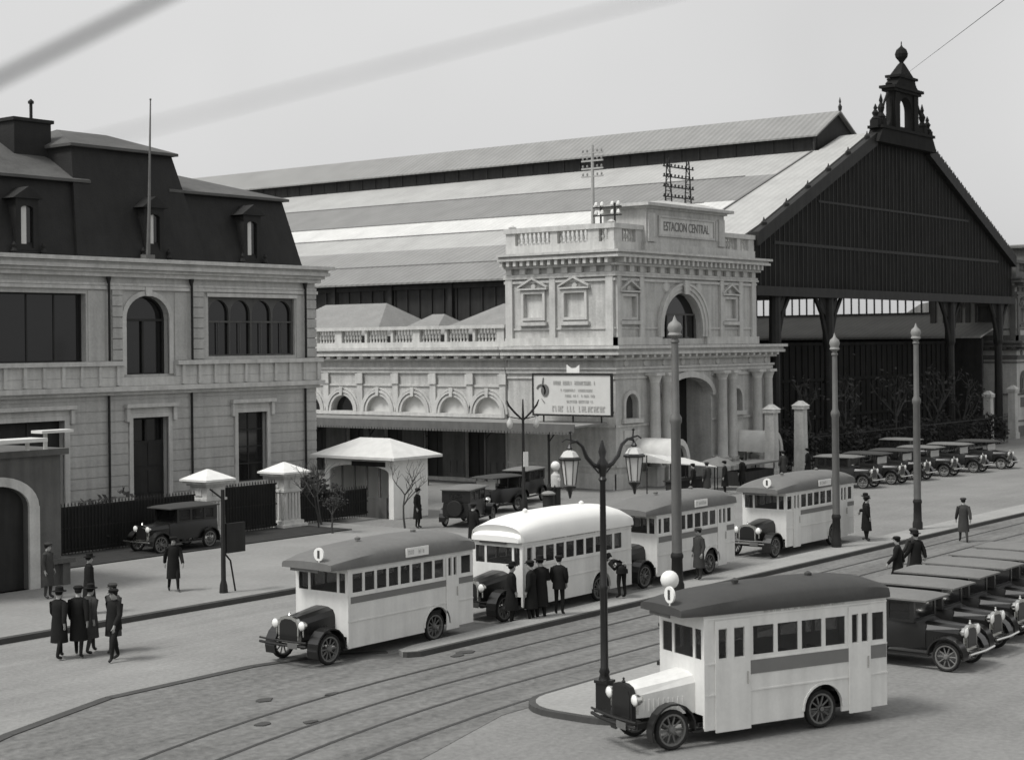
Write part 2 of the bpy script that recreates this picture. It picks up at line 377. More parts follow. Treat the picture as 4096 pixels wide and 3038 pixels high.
wd = child(f, 'window', 'wood_mid', lbd); child(MB().bf(F, rwin[0], rwin[1], rwin[2], rwin[3], .26, .29), 'pane', 'pane', wd, root=lbd)
f = MB(); f.wall(F, archw[0], archw[1], archw[2], archw[3], [(-28.1,-27.05,6.9,9.2),(-26.95,-25.9,6.9,9.2),(-28.1,-25.9,9.3,10.24,.86)], .3, .38)
wd = child(f, 'balcony_door', 'wood_dark', lbd); child(MB().bf(F, -28.2,-25.8,6.85,10.3,.4,.43), 'pane', 'pane', wd, root=lbd)
f = MB(); f.wall(F, *gdoor[:4], [(-27.8,-26.95,3.9,4.85),(-26.85,-26.0,3.9,4.85)], .3, .38)
for k in range(2):
    for zz in (.4,1.6,2.8): f.bf(F, -27.75+k*.95, -27.0+k*.95, zz, zz+1.0, .27, .299)
wd = child(f, 'door', 'wood_dark', lbd); child(MB().bf(F, -27.9,-25.9,3.85,4.9,.4,.42), 'pane', 'pane', wd, root=lbd)
f = MB(); f.bf(F, *ldoor[:4], .3, .38); f.bf(F, -33.15,-33.05,.2,5,.26,.3); child(f, 'door', 'wood_dark', lbd)
# mansard roof
r = MB()
def mans(u0, u1, z1, sb, st, lr, rr_):
    r.frust((u0,u1,sb,16.6), 11.95, (u0+lr,u1-rr_,st,16.0), z1)
mans(UL, -29.6, 15.2, 6.75, 7.75, 0, 0); mans(-24.4, -17.15, 15.12, 6.75, 7.75, 0, .35)
mans(-30.6, -23.4, 16.8, 6.62, 8.0, .75, .85)
r.k = 1
def cap(u0,u1,s0,s1,z,ru0,ru1,rs,rz,th=.12):
    r.box(u0,u1,s0,s1,z,z+th)
    b=[(u0,s0,z+th),(u1,s0,z+th),(u1,s1,z+th),(u0,s1,z+th)]; a=(ru0,rs,rz); c=(ru1,rs,rz)
    r.face([b[0],b[1],c,a]); r.face([b[1],b[2],c]); r.face([b[2],b[3],a,c]); r.face([b[3],b[0],a])
cap(UL,-29.2,7.5,16.5,15.2,UL+5,-31.0,12,17.75); cap(-24.8,-17.25,7.5,16.5,15.12,-24.0,-20.4,12,16.5)
cap(-30.05,-24.05,7.75,15,16.8,-28.2,-25.4,11.2,17.95)
rf = child(r, 'roof', ['slate','slate_light'], lbd)
c = MB(); c.box(-31.6,-29.7,9.6,10.8,15.4,17.9); c.box(-31.7,-29.6,9.5,10.9,17.9,18.05); c.k=1; c.tube([(-30.3,10.2,18),(-30.3,10.2,18.8)],.07,8); c.lathe([(.13,0),(.13,.1),(.02,.2)],(-30.3,10.2,18.8),8)
child(c, 'chimney', ['slate','iron_dark'], rf, root=lbd)
for u, s_ in ((-33.0,6.78),(-26.35,6.72),(-20.4,6.78)):
    d = MB(); Fd = FS(s_)
    d.wall(Fd, u-.55, u+.55, 12.1, 14.25, [(u-.3,u+.3,12.2,13.95,.12)], 0, .2); d.bf(Fd,u-.54,u-.36,12.1,14.2,.2,1.3); d.bf(Fd,u+.36,u+.54,12.1,14.2,.2,1.3)
    d.ext([(u-.75,14.25),(u+.75,14.25),(u,14.75)], Fd, -.12, 1.6)
    for sg in (-1,1): d.lathe([(.12,0),(.16,.1),(.05,.25),(.1,.35),(.02,.5)], (u+sg*.72, s_-.1, 11.95), 8)
    do = child(d, 'dormer', 'slate', lbd)
    child(MB().bf(Fd,u-.3,u+.02,12.2,13.95,.1,.13), 'blind', 'blind', do, root=lbd); child(MB().bf(Fd,u+.03,u+.3,12.2,13.95,.12,.14), 'pane', 'pane', do, root=lbd)
fp = MB(); fp.tube([(-27.2,6.15,11.95),(-27.12,6.15,14),(-26.98,6.15,18.9)], [.10,.07,.028], 8); fp.ball((-26.98,6.15,18.95),.05)
fp.box(-27.45,-26.95,5.98,6.35,11.9,12.1)
tag(fp.build('flagpole', 'iron_grey', smooth=True), 'tall thin bare pale flagpole on the mansard building cornice', 'flagpole')

# gate lodge at the left edge
gl = thing('gate_lodge', 'dark stone gate lodge with pale arched doorway at the left edge', 'lodge', (-44, -5.3, 0))
G = FS(-5.3); w = MB()
w.wall(G, -52, -40.45, 0, 4.5, [(-44.2,-41.75,.15,3.6,.75)], 0, .4); w.box(-40.85,-40.45,-4.9,-1.6,0,4.5); w.box(-52,-40.85,-2,-1.6,0,4.5); w.box(-52,-40.45,-4.9,-2,4.2,4.45)
w.box(-52.2,-40.25,-5.5,-1.4,4.5,4.7); w.box(-40.5,-40.2,-5.45,-5.1,0,.9); w.box(-41.0,-40.1,-5.6,-5.0,.9,1.05)
child(w, 'wall', 'stone_dark', gl)
w = MB()
for a, b in ((-44.55,-44.2),(-41.75,-41.35)): w.bf(G, a, b, .15, 2.85, -.1, -.01)
w.arcband(G, -42.975, 2.85, 1.225, 1.6, -.1, -.01, squash=1.05/1.6, inner_squash=.75/1.225)
child(w, 'door_surround', 'stone_trim', gl)
child(MB().bf(G, -44.2,-41.75,.15,3.6,.25,.32), 'door', 'wood_dark', gl)
w = MB(); w.box(-46.5,-41.6,-6.2,-5.31,5.0,5.12); w.box(-41.6,-40.35,-5.9,-5.31,5.25,5.34)
for u in (-46,-44,-41.9): w.box(u,u+.1,-5.5,-5.4,4.7,5.0)
w.box(-41.2,-41.1,-5.5,-5.4,4.7,5.25)
child(w, 'flat_awning', 'canvas_pale', gl)

# iron fence, gate, pillars
for nm, lab, cat, a, b, s_, h in (('iron_fence','dark sheeted iron fence left of the pale gate pillars','fence',-39.8,-29.15,1.0,2.05),('iron_gate','dark closed iron gate hung between two pale pillars','gate',-27.75,-24.55,1.0,2.18),('garden_fence','low dark iron fence between gate pillar and hip roofed kiosk','fence',-23.2,-18.6,1.2,1.5)):
    g = thing(nm, lab, cat, (a, s_, 0))
    p = MB(); p.box(a+.05,b-.05,s_-.02,s_+.02,.25,h-.1); child(p,'sheet_panel','slate',g)
    p = MB(); p.box(a,b,s_-.05,s_-.021,h-.12,h-.05); p.box(a,b,s_-.05,s_-.021,.3,.38); p.box(a,b,s_-.05,s_-.021,h*.55,h*.55+.06)
    u=a
    while u<b: p.tube([(u,s_-.065,.15),(u,s_-.065,h)],.018,5); p.lathe([(.035,0),(.0,.12)],(u,s_-.065,h),5); u+=.16
    child(p,'bars','iron_dark',g)
def pillar(t_, s_, lab):
    g = thing('gate_pillar', lab, 'gate pillar', (t_,s_,0), group='white capped gate pillars')
    p = MB(); L_=lambda x0,z0,z1: p.box(-x0,x0,-x0,x0,z0,z1)
    L_(.72,0,.3); L_(.6,.3,.45); p.frust((-.5,.5,-.5,.5),.45,(-.48,.48,-.48,.48),1.7)
    for k in range(5):
        x=-.38+k*.19
        p.box(x-.05,x+.05,-.54,-.495,.55,1.65); p.box(-.54,-.495,x-.05,x+.05,.55,1.65)
    L_(.56,1.7,1.8); L_(.5,1.8,2.3); p.box(-.2,.2,-.54,-.5,1.9,2.2); p.box(-.54,-.5,-.2,.2,1.9,2.2); L_(.62,2.3,2.4); L_(.74,2.4,2.5)
    p.build('shaft','plaster_pale',g)
    p = MB(); L_(.82,2.5,2.58); p.frust((-.8,.8,-.8,.8),2.58,(-.3,.3,-.3,.3),2.84); p.frust((-.3,.3,-.3,.3),2.84,(-.04,.04,-.04,.04),2.97)
    p.build('cap','white_paint',g)
    return g
pillar(-28.44,1.0,'white capped gate pillar before the tall doorway, nearer of the two')
pillar(-23.88,1.2,'white capped gate pillar under the ground floor window, farther of the two')
# ------------------------------------------------------------------ station entrance tower
A, B = FT(0), FS(0)
def pediment(mb, fn, um, hw, z0, z1, d):
    mb.bf(fn, um-hw, um+hw, z0, z0+.1, -d, -.01)
    for sg in (-1,1):
        mb.ext([(um+sg*hw, z0+.1), (um+sg*hw, z0+.2), (um, z1), (um, z1-.14)], fn, -d, -.012)
def framed(mb, fn, u0, u1, z0, z1, d=.14, w=.16):
    for a,b in ((u0-w,u0),(u1,u1+w)): mb.bf(fn,a,b,z0-w,z1+w,-d,-.01)
    mb.bf(fn,u0,u1,z0-w,z0,-d,-.01); mb.bf(fn,u0,u1,z1,z1+w,-d,-.01)
def brackets(mb, fn, u0, u1, step, w, z0, z1, d0, d1):
    n=max(1,round((u1-u0)/step))
    for i in range(n+1):
        u=u0+(u1-u0)*i/n; mb.ext([(u-w/2,z0),(u+w/2,z0),(u+w/2,z1),(u-w/2,z1)], fn, d0, d1)
def balusters(mb, fn, u0, u1, z0, z1, d, step=.3):
    n=max(2,round((u1-u0)/step))
    for i in range(n):
        p=fn(u0+(i+.5)*(u1-u0)/n, z0, d); h=z1-z0
        mb.lathe([(.07,0),(.07,h*.08),(.04,h*.14),(.095,h*.38),(.045,h*.75),(.075,h*.86),(.075,h)], p, 8)
TW, TD = 15.3, 7.5
def entrance_tower(name, lab, x0, dark_stone=False):
    OLD, TRIM = ('stone_deep_grey','stone_deep_grey') if dark_stone else ('stone_old','stone_trim')
    g = thing(name, lab, 'tower', (x0, 0, 0))
    A, B = FT(x0), FS(0)
    def U(a, b): return (x0+a, x0+b)
    w = MB()
    portal = (x0+5.0, x0+10.0, 0, 6.0, 1.1)
    n1 = (x0+.85, x0+2.1, 3.85, 5.2, .6); n2 = (x0+12.3, x0+13.5, 3.85, 5.2, .6)
    w.wall(B, x0, x0+17.2, 0, 7.4, [portal, n1, n2], 0, .5)
    w.wall(A, .5, TD, 0, 7.4, [], 0, .5); w.box(x0+.5,x0+17.2,7.1,TD,0,7.4); w.box(x0+16.7,x0+17.2,.5,7.1,0,7.4)
    w.box(x0+.5,x0+16.7,.5,7.1,7.2,7.4)
    # upper storey
    big = (x0+4.8, x0+9.0, 8.25, 10.9, 2.0)
    wl = [(4.85,6.2,9.5,10.85),(1.95,3.35,9.5,10.85)]; wf = [(x0+.65,x0+1.95,9.45,10.6),(x0+11.55,x0+12.85,9.45,10.6)]
    w.wall(B, x0, x0+TW, 7.9, 12.0, [big]+wf, 0, .5); w.wall(A, .5, TD, 7.9, 12.0, wl, 0, .5)
    w.box(x0+TW-.5,x0+TW,.5,TD,7.9,12.0); w.box(x0+.5,x0+TW-.5,TD-.4,TD,7.9,12.0); w.box(x0+.01,x0+TW-.01,.01,TD-.01,12.0,12.3)
    child(w, 'wall', 'stone_old', g)
    t = MB()
    # base plinth and lower courses
    for fn, a, b in ((A,-.1,TD),(B,x0-.15,portal[0]),(B,portal[1],x0+17.3)): t.bf(fn,a,b,0,.85,-.15,-.005)
    for zz in (1.2,3.4,6.05): 
        t.bf(A,-.05,TD,zz,zz+.12,-.08,-.006); t.bf(B,x0-.08,portal[0]-.02,zz,zz+.12,-.08,-.006); t.bf(B,portal[1]+.02,x0+17.25,zz,zz+.12,-.08,-.006)
    # lower entablature
    T2 = x0+17.2
    for z0,z1,p in ((6.35,6.55,.12),(6.57,6.7,.2),(7.1,7.22,.3),(7.38,7.55,.7),(7.56,7.7,.62),(7.71,7.88,.82)):
        t.box(x0-p,T2+p,-p,TD,z0,z1)
    brackets(t,A,.1,TD-.1,.75,.22,7.225,7.375,-.62,-.01); brackets(t,B,x0+.1,T2-.1,.75,.22,7.225,7.375,-.62,-.01)
    for i in range(9): t.lathe([(.01,-.07),(.2,-.06),(.24,0),(.2,.02)],(x0+1.0+i*1.95,-.01,6.9),10,'y')
    # frames of the niches
    for n_ in (n1,n2):
        um=(n_[0]+n_[1])/2; t.arcband(B,um,4.6,.62,.82,-.12,-.01)
        for sg in (-1,1): t.bf(B,*sorted((um+sg*.625,um+sg*.82)),3.8,4.6,-.12,-.01)
        t.bf(B,n_[0]-.3,n_[1]+.3,3.6,3.84,-.25,-.01); t.bf(B,n_[0]-.1,n_[1]+.1,2.4,3.2,-.06,-.007)
    t.arcband(B,x0+7.5,4.9,2.5,2.85,-.18,-.01,squash=1.45/2.85,inner_squash=1.1/2.5)
    # upper pilasters, bays
    for a,b in ((.05,.45),(2.3,2.72),(11.0,11.4),(13.2,13.65),(14.75,15.25)): t.bf(B,x0+a,x0+b,7.95,11.7,-.16,-.01)
    for a,b in ((.02,.5),(3.95,4.35),(7.0,7.48)): t.bf(A,a,b,7.95,11.7,-.16,-.01)
    t.bf(A,-.2,TD,7.9,8.35,-.2,-.006); t.bf(B,x0-.2,big[0]-.35,7.9,8.35,-.2,-.006); t.bf(B,big[1]+.35,x0+TW+.2,7.9,8.35,-.2,-.006)
    t.bf(A,-.05,TD,8.8,8.9,-.07,-.006); t.bf(B,x0-.06,big[0]-.3,8.8,8.9,-.07,-.006); t.bf(B,big[1]+.3,x0+TW,8.8,8.9,-.07,-.006)
    for fn, L_ in ((A,wl),(B,wf)):
        for o in L_:
            framed(t,fn,*o); um=(o[0]+o[1])/2
            t.bf(fn,o[0]-.3,o[1]+.3,9.05,9.25,-.25,-.01); pediment(t,fn,um,(o[1]-o[0])/2+.35,o[3]+.22,o[3]+.95,.25)
            t.lathe([(.01,-.1),(.17,-.08),(.2,0)], fn(um,o[3]+.42,-.01), 8, 'y' if fn is B else 'x')
    um=x0+6.9
    for r0,r1,d in ((2.1,2.32,.12),(2.32,2.55,.2),(2.55,2.7,.28)):
        t.arcband(B,um,8.9,r0,r1,-d,-.01,n=20,squash=.95,inner_squash=.95)
        for sg in (-1,1): t.bf(B,*sorted((um+sg*r0,um+sg*r1)),8.36,8.9,-d,-.01)
    t.ext([(um-.2,10.8),(um+.2,10.8),(um+.28,11.6),(um-.28,11.6)],B,-.4,-.29); t.lathe([(.05,-.42),(.28,-.38),(.3,-.3)],(um,0,11.25),8,'y')
    for sg in (-1,1): t.lathe([(.02,-.1),(.28,-.09),(.36,0)],(um+sg*1.75,-.01,11.2),9,'y')
    # upper entablature
    for z0,z1,p in ((11.45,11.6,.12),(11.7,11.82,.2),(11.83,11.95,.16),(12.3,12.42,.3),(12.72,12.86,.75),(12.865,12.98,.66),(12.985,13.12,.85)):
        t.box(x0-p,x0+TW+p,-p,TD+.1,z0,z1)
    brackets(t,A,.1,TD-.1,.5,.2,12.425,12.715,-.66,-.01); brackets(t,B,x0+.1,x0+TW-.1,.5,.2,12.425,12.715,-.66,-.01)
    brackets(t,A,.3,TD-.3,1.0,.4,11.955,12.295,-.2,-.01); brackets(t,B,x0+.4,x0+TW-.4,1.03,.42,11.955,12.295,-.2,-.01)
    t.box(x0+.05,x0+TW-.05,.0,TD,12.31,13.6)
    child(t,'stone_trim',TRIM,g)
    p = MB()          # parapet with balustrade
    p.box(x0-.05,x0+TW+.05,-.05,.45,13.122,13.62); p.box(x0-.05,x0+.45,.45,TD,13.122,13.62); p.box(x0+TW-.45,x0+TW+.05,.45,TD,13.122,13.62); p.box(x0,x0+TW,TD-.4,TD+.05,13.122,13.62)
    def pier(fn,a,b): p.bf(fn,a,b,13.62,14.33,-.02,.42)
    for a,b in ((6.85,TD),(3.85,4.35),(1.0,1.75),(.0,.3)): pier(A,a,b)
    for a,b in ((.02,.75),(2.1,2.75),(11.2,11.7),(13.2,13.6),(TW-.7,TW-.02)): pier(B,x0+a,x0+b)
    balusters(p,A,4.4,6.85,13.62,14.33,.2); balusters(p,A,1.75,3.85,13.62,14.33,.2); balusters(p,A,.4,1.0,13.62,14.33,.2)
    for a,b in ((.75,2.1),(11.7,13.2),(13.6,TW-.7)): balusters(p,B,x0+a,x0+b,13.62,14.33,.2)
    p.box(x0-.12,x0+TW+.12,-.12,.5,14.33,14.6); p.box(x0-.12,x0+.5,.5,TD+.1,14.33,14.6); p.box(x0+TW-.5,x0+TW+.12,.5,TD+.1,14.33,14.6)
    for u in (.3,TD-.3): p.lathe([(.2,0),(.24,.1),(.05,.22)],(x0+.2,u,14.6),8)
    child(p,'balustrade',TRIM,g)
    a = MB(); x1,x2=x0+2.75,x0+11.2
    a.box(x1,x2,-.3,2.6,13.123,15.55)
    for q in (x1+.1,x2-.75): a.box(q,q+.65,-.42,-.29,13.7,15.3)
    a.box(x1-.1,x2+.1,-.45,2.7,13.124,13.6); a.box(x1-.15,x2+.15,-.45,2.75,15.551,15.68); a.box(x1-.45,x2+.45,-.75,3.0,15.681,15.85)
    a.hexa([(x1-.3,-.6,15.85),(x2+.3,-.6,15.85),(x2+.3,2.9,15.85),(x1-.3,2.9,15.85),(x1+2,-.1,16.1),(x2-2,-.1,16.1),(x2-2,2,16.1),(x1+2,2,16.1)])
    framed(a,FS(-.3),x1+1.3,x2-1.3,14.15,15.1,.1,.12)
    for q in (x1+.78,x2-1.03): a.bf(FS(-.3),q,q+.25,14.0,15.2,-.05,-.006)
    at = child(a,'attic',OLD,g)
    pl = child(MB().bf(FS(-.3),x1+1.3,x2-1.3,14.15,15.1,-.03,-.006),'name_panel',('plaster_pale' if not dark_stone else OLD),g)
    # windows, doors, columns
    for fn,L_ in ((A,wl),(B,wf)):
        for o in L_: child(MB().bf(fn,o[0]+.005,o[1]-.005,o[2]+.005,o[3]-.005,.14,.2),'blind_window',('plaster_pale' if not dark_stone else OLD),g)
    f = MB(); f.wall(B,big[0],big[1],big[2],big[3],[(big[0]+.1+i*1.0,big[0]+1.0+i*1.0,8.3,9.6) for i in range(4)]+[(big[0]+.1,big[1]-.1,9.7,10.8,1.05)],.35,.42)
    ob = child(f,'window','wood_mid',g); child(MB().bf(B,big[0],big[1],big[2],big[3],.44,.46),'pane','pane',ob,root=g)
    for n_ in (n1,n2): child(MB().bf(B,n_[0],n_[1],n_[2],n_[3],.3,.34),'niche_window','shutter',g)
    d = MB(); d.wall(FS(1.7),portal[0]-.2,portal[1]+.2,0,6.2,[],0,.2); child(d,'door','wood_dark',g)
    j = MB(); j.box(portal[0]-.3,portal[0],.5,1.7,0,6.2); j.box(portal[1],portal[1]+.3,.5,1.7,0,6.2); j.box(portal[0]-.3,portal[1]+.3,.5,1.9,6.2,6.4)
    for q in (7.0,8.3): j.box(x0+q,x0+q+.3,1.55,1.69,0,6.1)
    child(j,'portal_jambs',OLD,g)
    for u in (3.25,4.45,10.55,11.7,14.75,16.1):
        c = MB(); c.box(x0+u-.38,x0+u+.38,-.78,-.155,0,1.0); c.box(x0+u-.42,x0+u+.42,-.82,-.155,1.0,1.12)
        c.lathe([(.36,1.12),(.38,1.2),(.31,1.3),(.31,2.4),(.265,5.75),(.3,5.8),(.29,5.86),(.4,6.15),(.42,6.18)],(x0+u,-.46,0),14); c.box(x0+u-.4,x0+u+.4,-.86,-.02,6.18,6.34)
        child(c,'column',TRIM,g,True)
    return g, pl
tower, panel = entrance_tower('entrance_tower','pale stone station entrance tower with name panel and big arched window',0)
lt = lettering('ESTACION CENTRAL', .52, 4.9, 'lettering', 'lettering_name', panel, (6.95, -.335, 14.37), (R(90),0,0), .02)
entrance_tower('corner_tower','dark stone tower at the right edge beyond the gable', 58.6, True)

# wing along the shed
wing = thing('station_wing','long low pale station wing with round arched lunettes and balustrade','building',(0,7.55,0))
w = MB(); W1=62
lun = [(c-.95,c+.95,4.0,4.95,.95) for c in (8.9,11.6,14.65,17.5,20.55,23.4,26.3,29.2)]
opn = [(u,u+1.5,.2,3.1) for u in (9.2,12.4,15.6,18.8,22,25.2,28.4)]
w.wall(A,7.55,W1,0,7.4,lun+opn,0,.5); w.box(.5,9,W1-.5,W1,0,7.4); w.box(8.5,9,7.6,W1-.5,0,7.4); w.box(.5,8.5,7.6,W1-.5,7.2,7.4)
child(w,'wall','stone_old',wing)
t = MB()
for z0,z1,p in ((5.55,5.67,.08),(6.35,6.55,.12),(6.57,6.7,.2),(7.1,7.22,.3),(7.38,7.55,.7),(7.56,7.7,.62),(7.71,7.88,.82)): t.box(-p,.4,7.56,W1,z0,z1)
brackets(t,A,8,W1-1,.95,.3,7.225,7.375,-.62,-.01)
for c in lun:
    um=(c[0]+c[1])/2
    for r0,r1,d in ((.96,1.12,.14),(1.16,1.3,.2),(1.34,1.46,.14)): t.arcband(A,um,4.0,r0,r1,-d,-.01,n=14)
    t.ext([(um-.1,4.95),(um+.1,4.95),(um+.15,5.5),(um-.15,5.5)],A,-.25,-.2)
for u in (7.8,10.25,13.1,16.1,19.05,21.95,24.9,27.8):
    t.bf(A,u-.22,u+.22,3.7,6.34,-.12,-.01); t.bf(A,u-.3,u+.3,5.7,6.3,-.2,-.121)
t.box(-.25,.4,7.56,W1,3.78,3.99)
child(t,'stone_trim','stone_trim',wing)
p = MB(); p.box(-.1,.4,7.56,W1,7.882,8.2)
u=7.7
k=0
while u<40:
    p.bf(A,u,u+(.55 if k%3==0 else .18),8.2,8.95,-.05,.35)
    balusters(p,A,u+.6,u+2.1,8.2,8.95,.15,.24); u+=2.15; k+=1
p.box(-.18,.45,7.56,W1,8.95,9.15)
child(p,'balustrade','stone_trim',wing)
for i,c in enumerate(lun): child(MB().bf(A,c[0],c[1],c[2],c[3],.2 if i<4 else .4,.45),'lunette','blind' if i<4 else 'pane',wing)
for o in opn: 
    d=MB().bf(A,*o,.3,.4); d.bf(A,o[0]+.72,o[0]+.78,.2,3.1,.26,.299); child(d,'door','wood_dark',wing)
wn = MB()  # dark panels added to deepen the canopy's shade on the lower wall
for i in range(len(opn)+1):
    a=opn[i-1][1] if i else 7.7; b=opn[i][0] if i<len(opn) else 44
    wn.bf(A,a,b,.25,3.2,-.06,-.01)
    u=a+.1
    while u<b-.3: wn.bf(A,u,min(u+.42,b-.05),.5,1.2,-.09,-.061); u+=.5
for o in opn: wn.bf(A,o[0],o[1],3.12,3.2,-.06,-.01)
child(wn,'canopy_shade_panels','wood_mid',wing)
r = MB()
def hip(x0,x1,y0,y1,z0,z1,a):
    b=[(x0,y0,z0),(x1,y0,z0),(x1,y1,z0),(x0,y1,z0)]; xm=(x0+x1)/2; e=(xm,y0+a,z1); f=(xm,y1-a,z1)
    r.face([b[0],b[1],e]); r.face([b[1],b[2],f,e]); r.face([b[2],b[3],f]); r.face([b[3],b[0],e,f]); r.face(b[::-1])
hip(.6,8.4,18.3,29,8.6,10.75,2.6); hip(1.5,7,14.4,18.2,8.6,9.95,1.4); hip(.6,8.4,3.5+4.2,14.3,8.6,10.5,3.0); hip(.6,8.4,29.2,44,8.6,10.75,3)
child(r,'roof','hip_roof',wing)
cn = thing('station_canopy','long flat dark station canopy along the wing above the doors','canopy',(-2,1.5,0))
c = MB(); c.hexa([(-3.4,.4,3.5),(-.26,.4,3.62),(-.26,44,3.62),(-3.4,44,3.5),(-3.4,.4,3.6),(-.26,.4,3.72),(-.26,44,3.72),(-3.4,44,3.6)])
child(c,'canopy_roof','zinc',cn)
c = MB(); c.box(-3.5,-3.401,.3,44,3.28,3.72)
u=.4
while u<44: c.box(-3.52,-3.5,u,u+.16,3.16,3.28); u+=.22
child(c,'fascia','iron_grey',cn)
for u in (2.2,6.6,11,15.4,19.8,24.2,28.6):
    c=MB(); c.tube([(-3.2,u,0),(-3.2,u,3.5)],.07,8); c.lathe([(.16,0),(.16,.3),(.08,.5)],(-3.2,u,0),8); c.tube([(-3.2,u,2.7),(-2.6,u,3.2),(-1.8,u,3.52)],.035,6); child(c,'post','iron_dark',cn)
bb = thing('billboard','large white advertising billboard on the canopy with fruit emblem and faded lettering','billboard',(-1.5,1.9,3.75))
c = MB(); D_=FT(-1.5); c.bf(D_,-.72,4.48,4.15,6.3,0,.08); child(c,'board','blind',bb)
c = MB()
for a,b,z0,z1 in ((-.8,4.56,6.3,6.4),(-.8,4.56,4.05,4.15),(-.8,-.72,4.15,6.3),(4.48,4.56,4.15,6.3)): c.bf(D_,a,b,z0,z1,-.05,.12)
for u in (0,1.9,3.9): c.tube([(-1.36,u,3.72),(-1.36,u,6.3)],.05,6); c.tube([(-1.36,u,5.9),(-.2,u,4.2)],.035,6)
child(c,'frame','iron_dark',bb)
c = MB(); E_=FT(-1.52)    # emblem: round dark fruit with a crescent and stem
c.arcband(E_,3.68,5.45,.0,.27,-.02,-.005,a0=0,a1=360,n=18,squash=1.25,inner_squash=1.25); 
c.arcband(E_,3.95,5.42,.24,.34,-.02,-.005,a0=20,a1=215,n=16,squash=1.1,inner_squash=1.1)
c.ext([(3.8,5.78),(3.88,5.78),(3.82,6.15),(3.75,6.15)],E_,-.02,-.005); c.ext([(3.86,4.95),(3.93,5.0),(3.74,4.75),(3.7,4.78)],E_,-.02,-.005)
child(c,'emblem','iron_grey',bb)
c = MB(); rnd=random.Random(3)
for z0,h,u0,u1,wd in ((5.78,.2,.3,3.1,.13),(5.42,.12,.5,2.6,.09),(5.12,.12,.3,2.3,.09),(4.8,.14,.4,2.2,.10),(4.32,.30,-.3,3.2,.2)):
    u=u1
    while u>u0:
        if rnd.random()<.86:
            k=wd*.3; s_=rnd.choice('HIEUN')
            c.bf(E_,u-k,u,z0,z0+h,-.015,-.004)
            if s_ in 'HUN': c.bf(E_,u-wd*.75,u-wd*.5,z0,z0+h,-.015,-.004)
            zz={'H':z0+h*.4,'I':z0,'E':z0,'U':z0,'N':z0+h*.75}[s_]; c.bf(E_,u-wd*.5,u-k,zz,zz+h*.2,-.0148,-.004)
            if s_=='E': c.bf(E_,u-wd*.7,u-k,z0+h*.8,z0+h,-.0147,-.004)
        u-=wd
child(c,'faded_lettering','lettering_faded',bb)
c = MB(); c.bf(D_,1.35,2.2,6.42,6.68,0,.05); c.ext([(1.35,6.68),(1.62,6.68),(1.35,6.86)],D_,0,.05); c.ext([(2.2,6.68),(1.93,6.68),(2.2,6.86)],D_,0,.05)
child(c,'crest','white_paint',bb)

# masts on the tower roof
m = MB(); m.tube([(3.0,3.5,13.6),(3.0,3.5,19.4)],[.13,.08],8)
for z in (18.9,18.45,18.0,17.55): m.box(2.93,3.02,2.75,4.25,z,z+.09)
mo = thing('telegraph_mast','pale telegraph mast with four cross arms on the tower roof','telegraph mast',(3,3.5,13.3)); child(m,'pole','roof_pale',mo)
m = MB()
for z in (18.9,18.45,18.0,17.55):
    for u in (2.85,3.15,3.85,4.15): m.lathe([(.03,0),(.06,.06),(.05,.14),(.02,.17)],(2.97,u,z+.09),6)
child(m,'insulators','zinc',mo)
m = MB()
for x in (9.0,11.2):
    for q in (-.42,.42): m.tube([(x+q,2.2,15.8),(x+q*.3,2.2,19.0)],.045,5)
    for i in range(6):
        z=16.1+i*.5; k=.42-.3*(z-15.8)/3.2; s_=1 if i%2 else -1; m.tube([(x-s_*k,2.2,z),(x+s_*k*.9,2.2,z+.5)],.025,4); m.tube([(x-k,2.2,z),(x+k,2.2,z)],.025,4)
for z in (16.7,17.3,17.9,18.5): m.box(8.4,11.8,2.13,2.2,z,z+.07)
for z in (16.7,17.3,17.9,18.5):
    for i in range(9): m.lathe([(.03,0),(.06,.05),(.05,.14)],(8.5+i*.4,2.16,z+.07),5)
tag(m.build('insulator_rack','iron_dark'),'dark twin lattice insulator rack standing on the tower attic','telegraph rack')
m = MB()
for u in (.5,-.45): m.tube([(1.2,u+1.2,13.6),(1.2,u+1.2,15.8)],.06,6)
m.box(1.15,1.22,.3,2.2,15.55,15.63); m.box(1.15,1.22,.3,2.2,15.1,15.17)
m.k=1
for u in (.5,.9,1.6,2.0): m.lathe([(.05,0),(.11,.08),(.09,.22),(.03,.28)],(1.18,u,15.63),6); m.lathe([(.05,0),(.11,.08),(.09,.22),(.03,.28)],(1.18,u,15.17),6)
tag(m.build('wire_bracket',['iron_dark','white_paint']),'small two post wire bracket with white insulators above the tower balustrade','wire bracket')
# ------------------------------------------------------------------ great train shed
shed = thing('train_shed','huge ridged train shed roof with dark gabled front behind the tower','train shed',(37,0,0))
SL=.395; zr=lambda t: 21.8-SL*(33.3-t) if t<37 else 21.8-SL*(t-40.7)
def slope(mb, t0, t1, s0, s1, th=.12, lift=0):
    a,b=zr(t0)+lift,zr(t1)+lift
    mb.hexa([(t0,s0,a-th),(t1,s0,b-th),(t1,s1,b-th),(t0,s1,a-th),(t0,s0,a),(t1,s0,b),(t1,s1,b),(t0,s1,a)])
r = MB(); S1=125
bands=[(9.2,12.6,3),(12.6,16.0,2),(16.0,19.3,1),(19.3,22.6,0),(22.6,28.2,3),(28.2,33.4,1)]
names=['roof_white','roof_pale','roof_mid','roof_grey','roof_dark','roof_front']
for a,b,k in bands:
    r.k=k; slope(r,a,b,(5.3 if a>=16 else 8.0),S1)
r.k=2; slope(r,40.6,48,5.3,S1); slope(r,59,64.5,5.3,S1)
for a,b,s in ((15.45,20,0),(20,27,0),(27,33.4,0)): r.k=5; slope(r,a,b,.7,5.28)
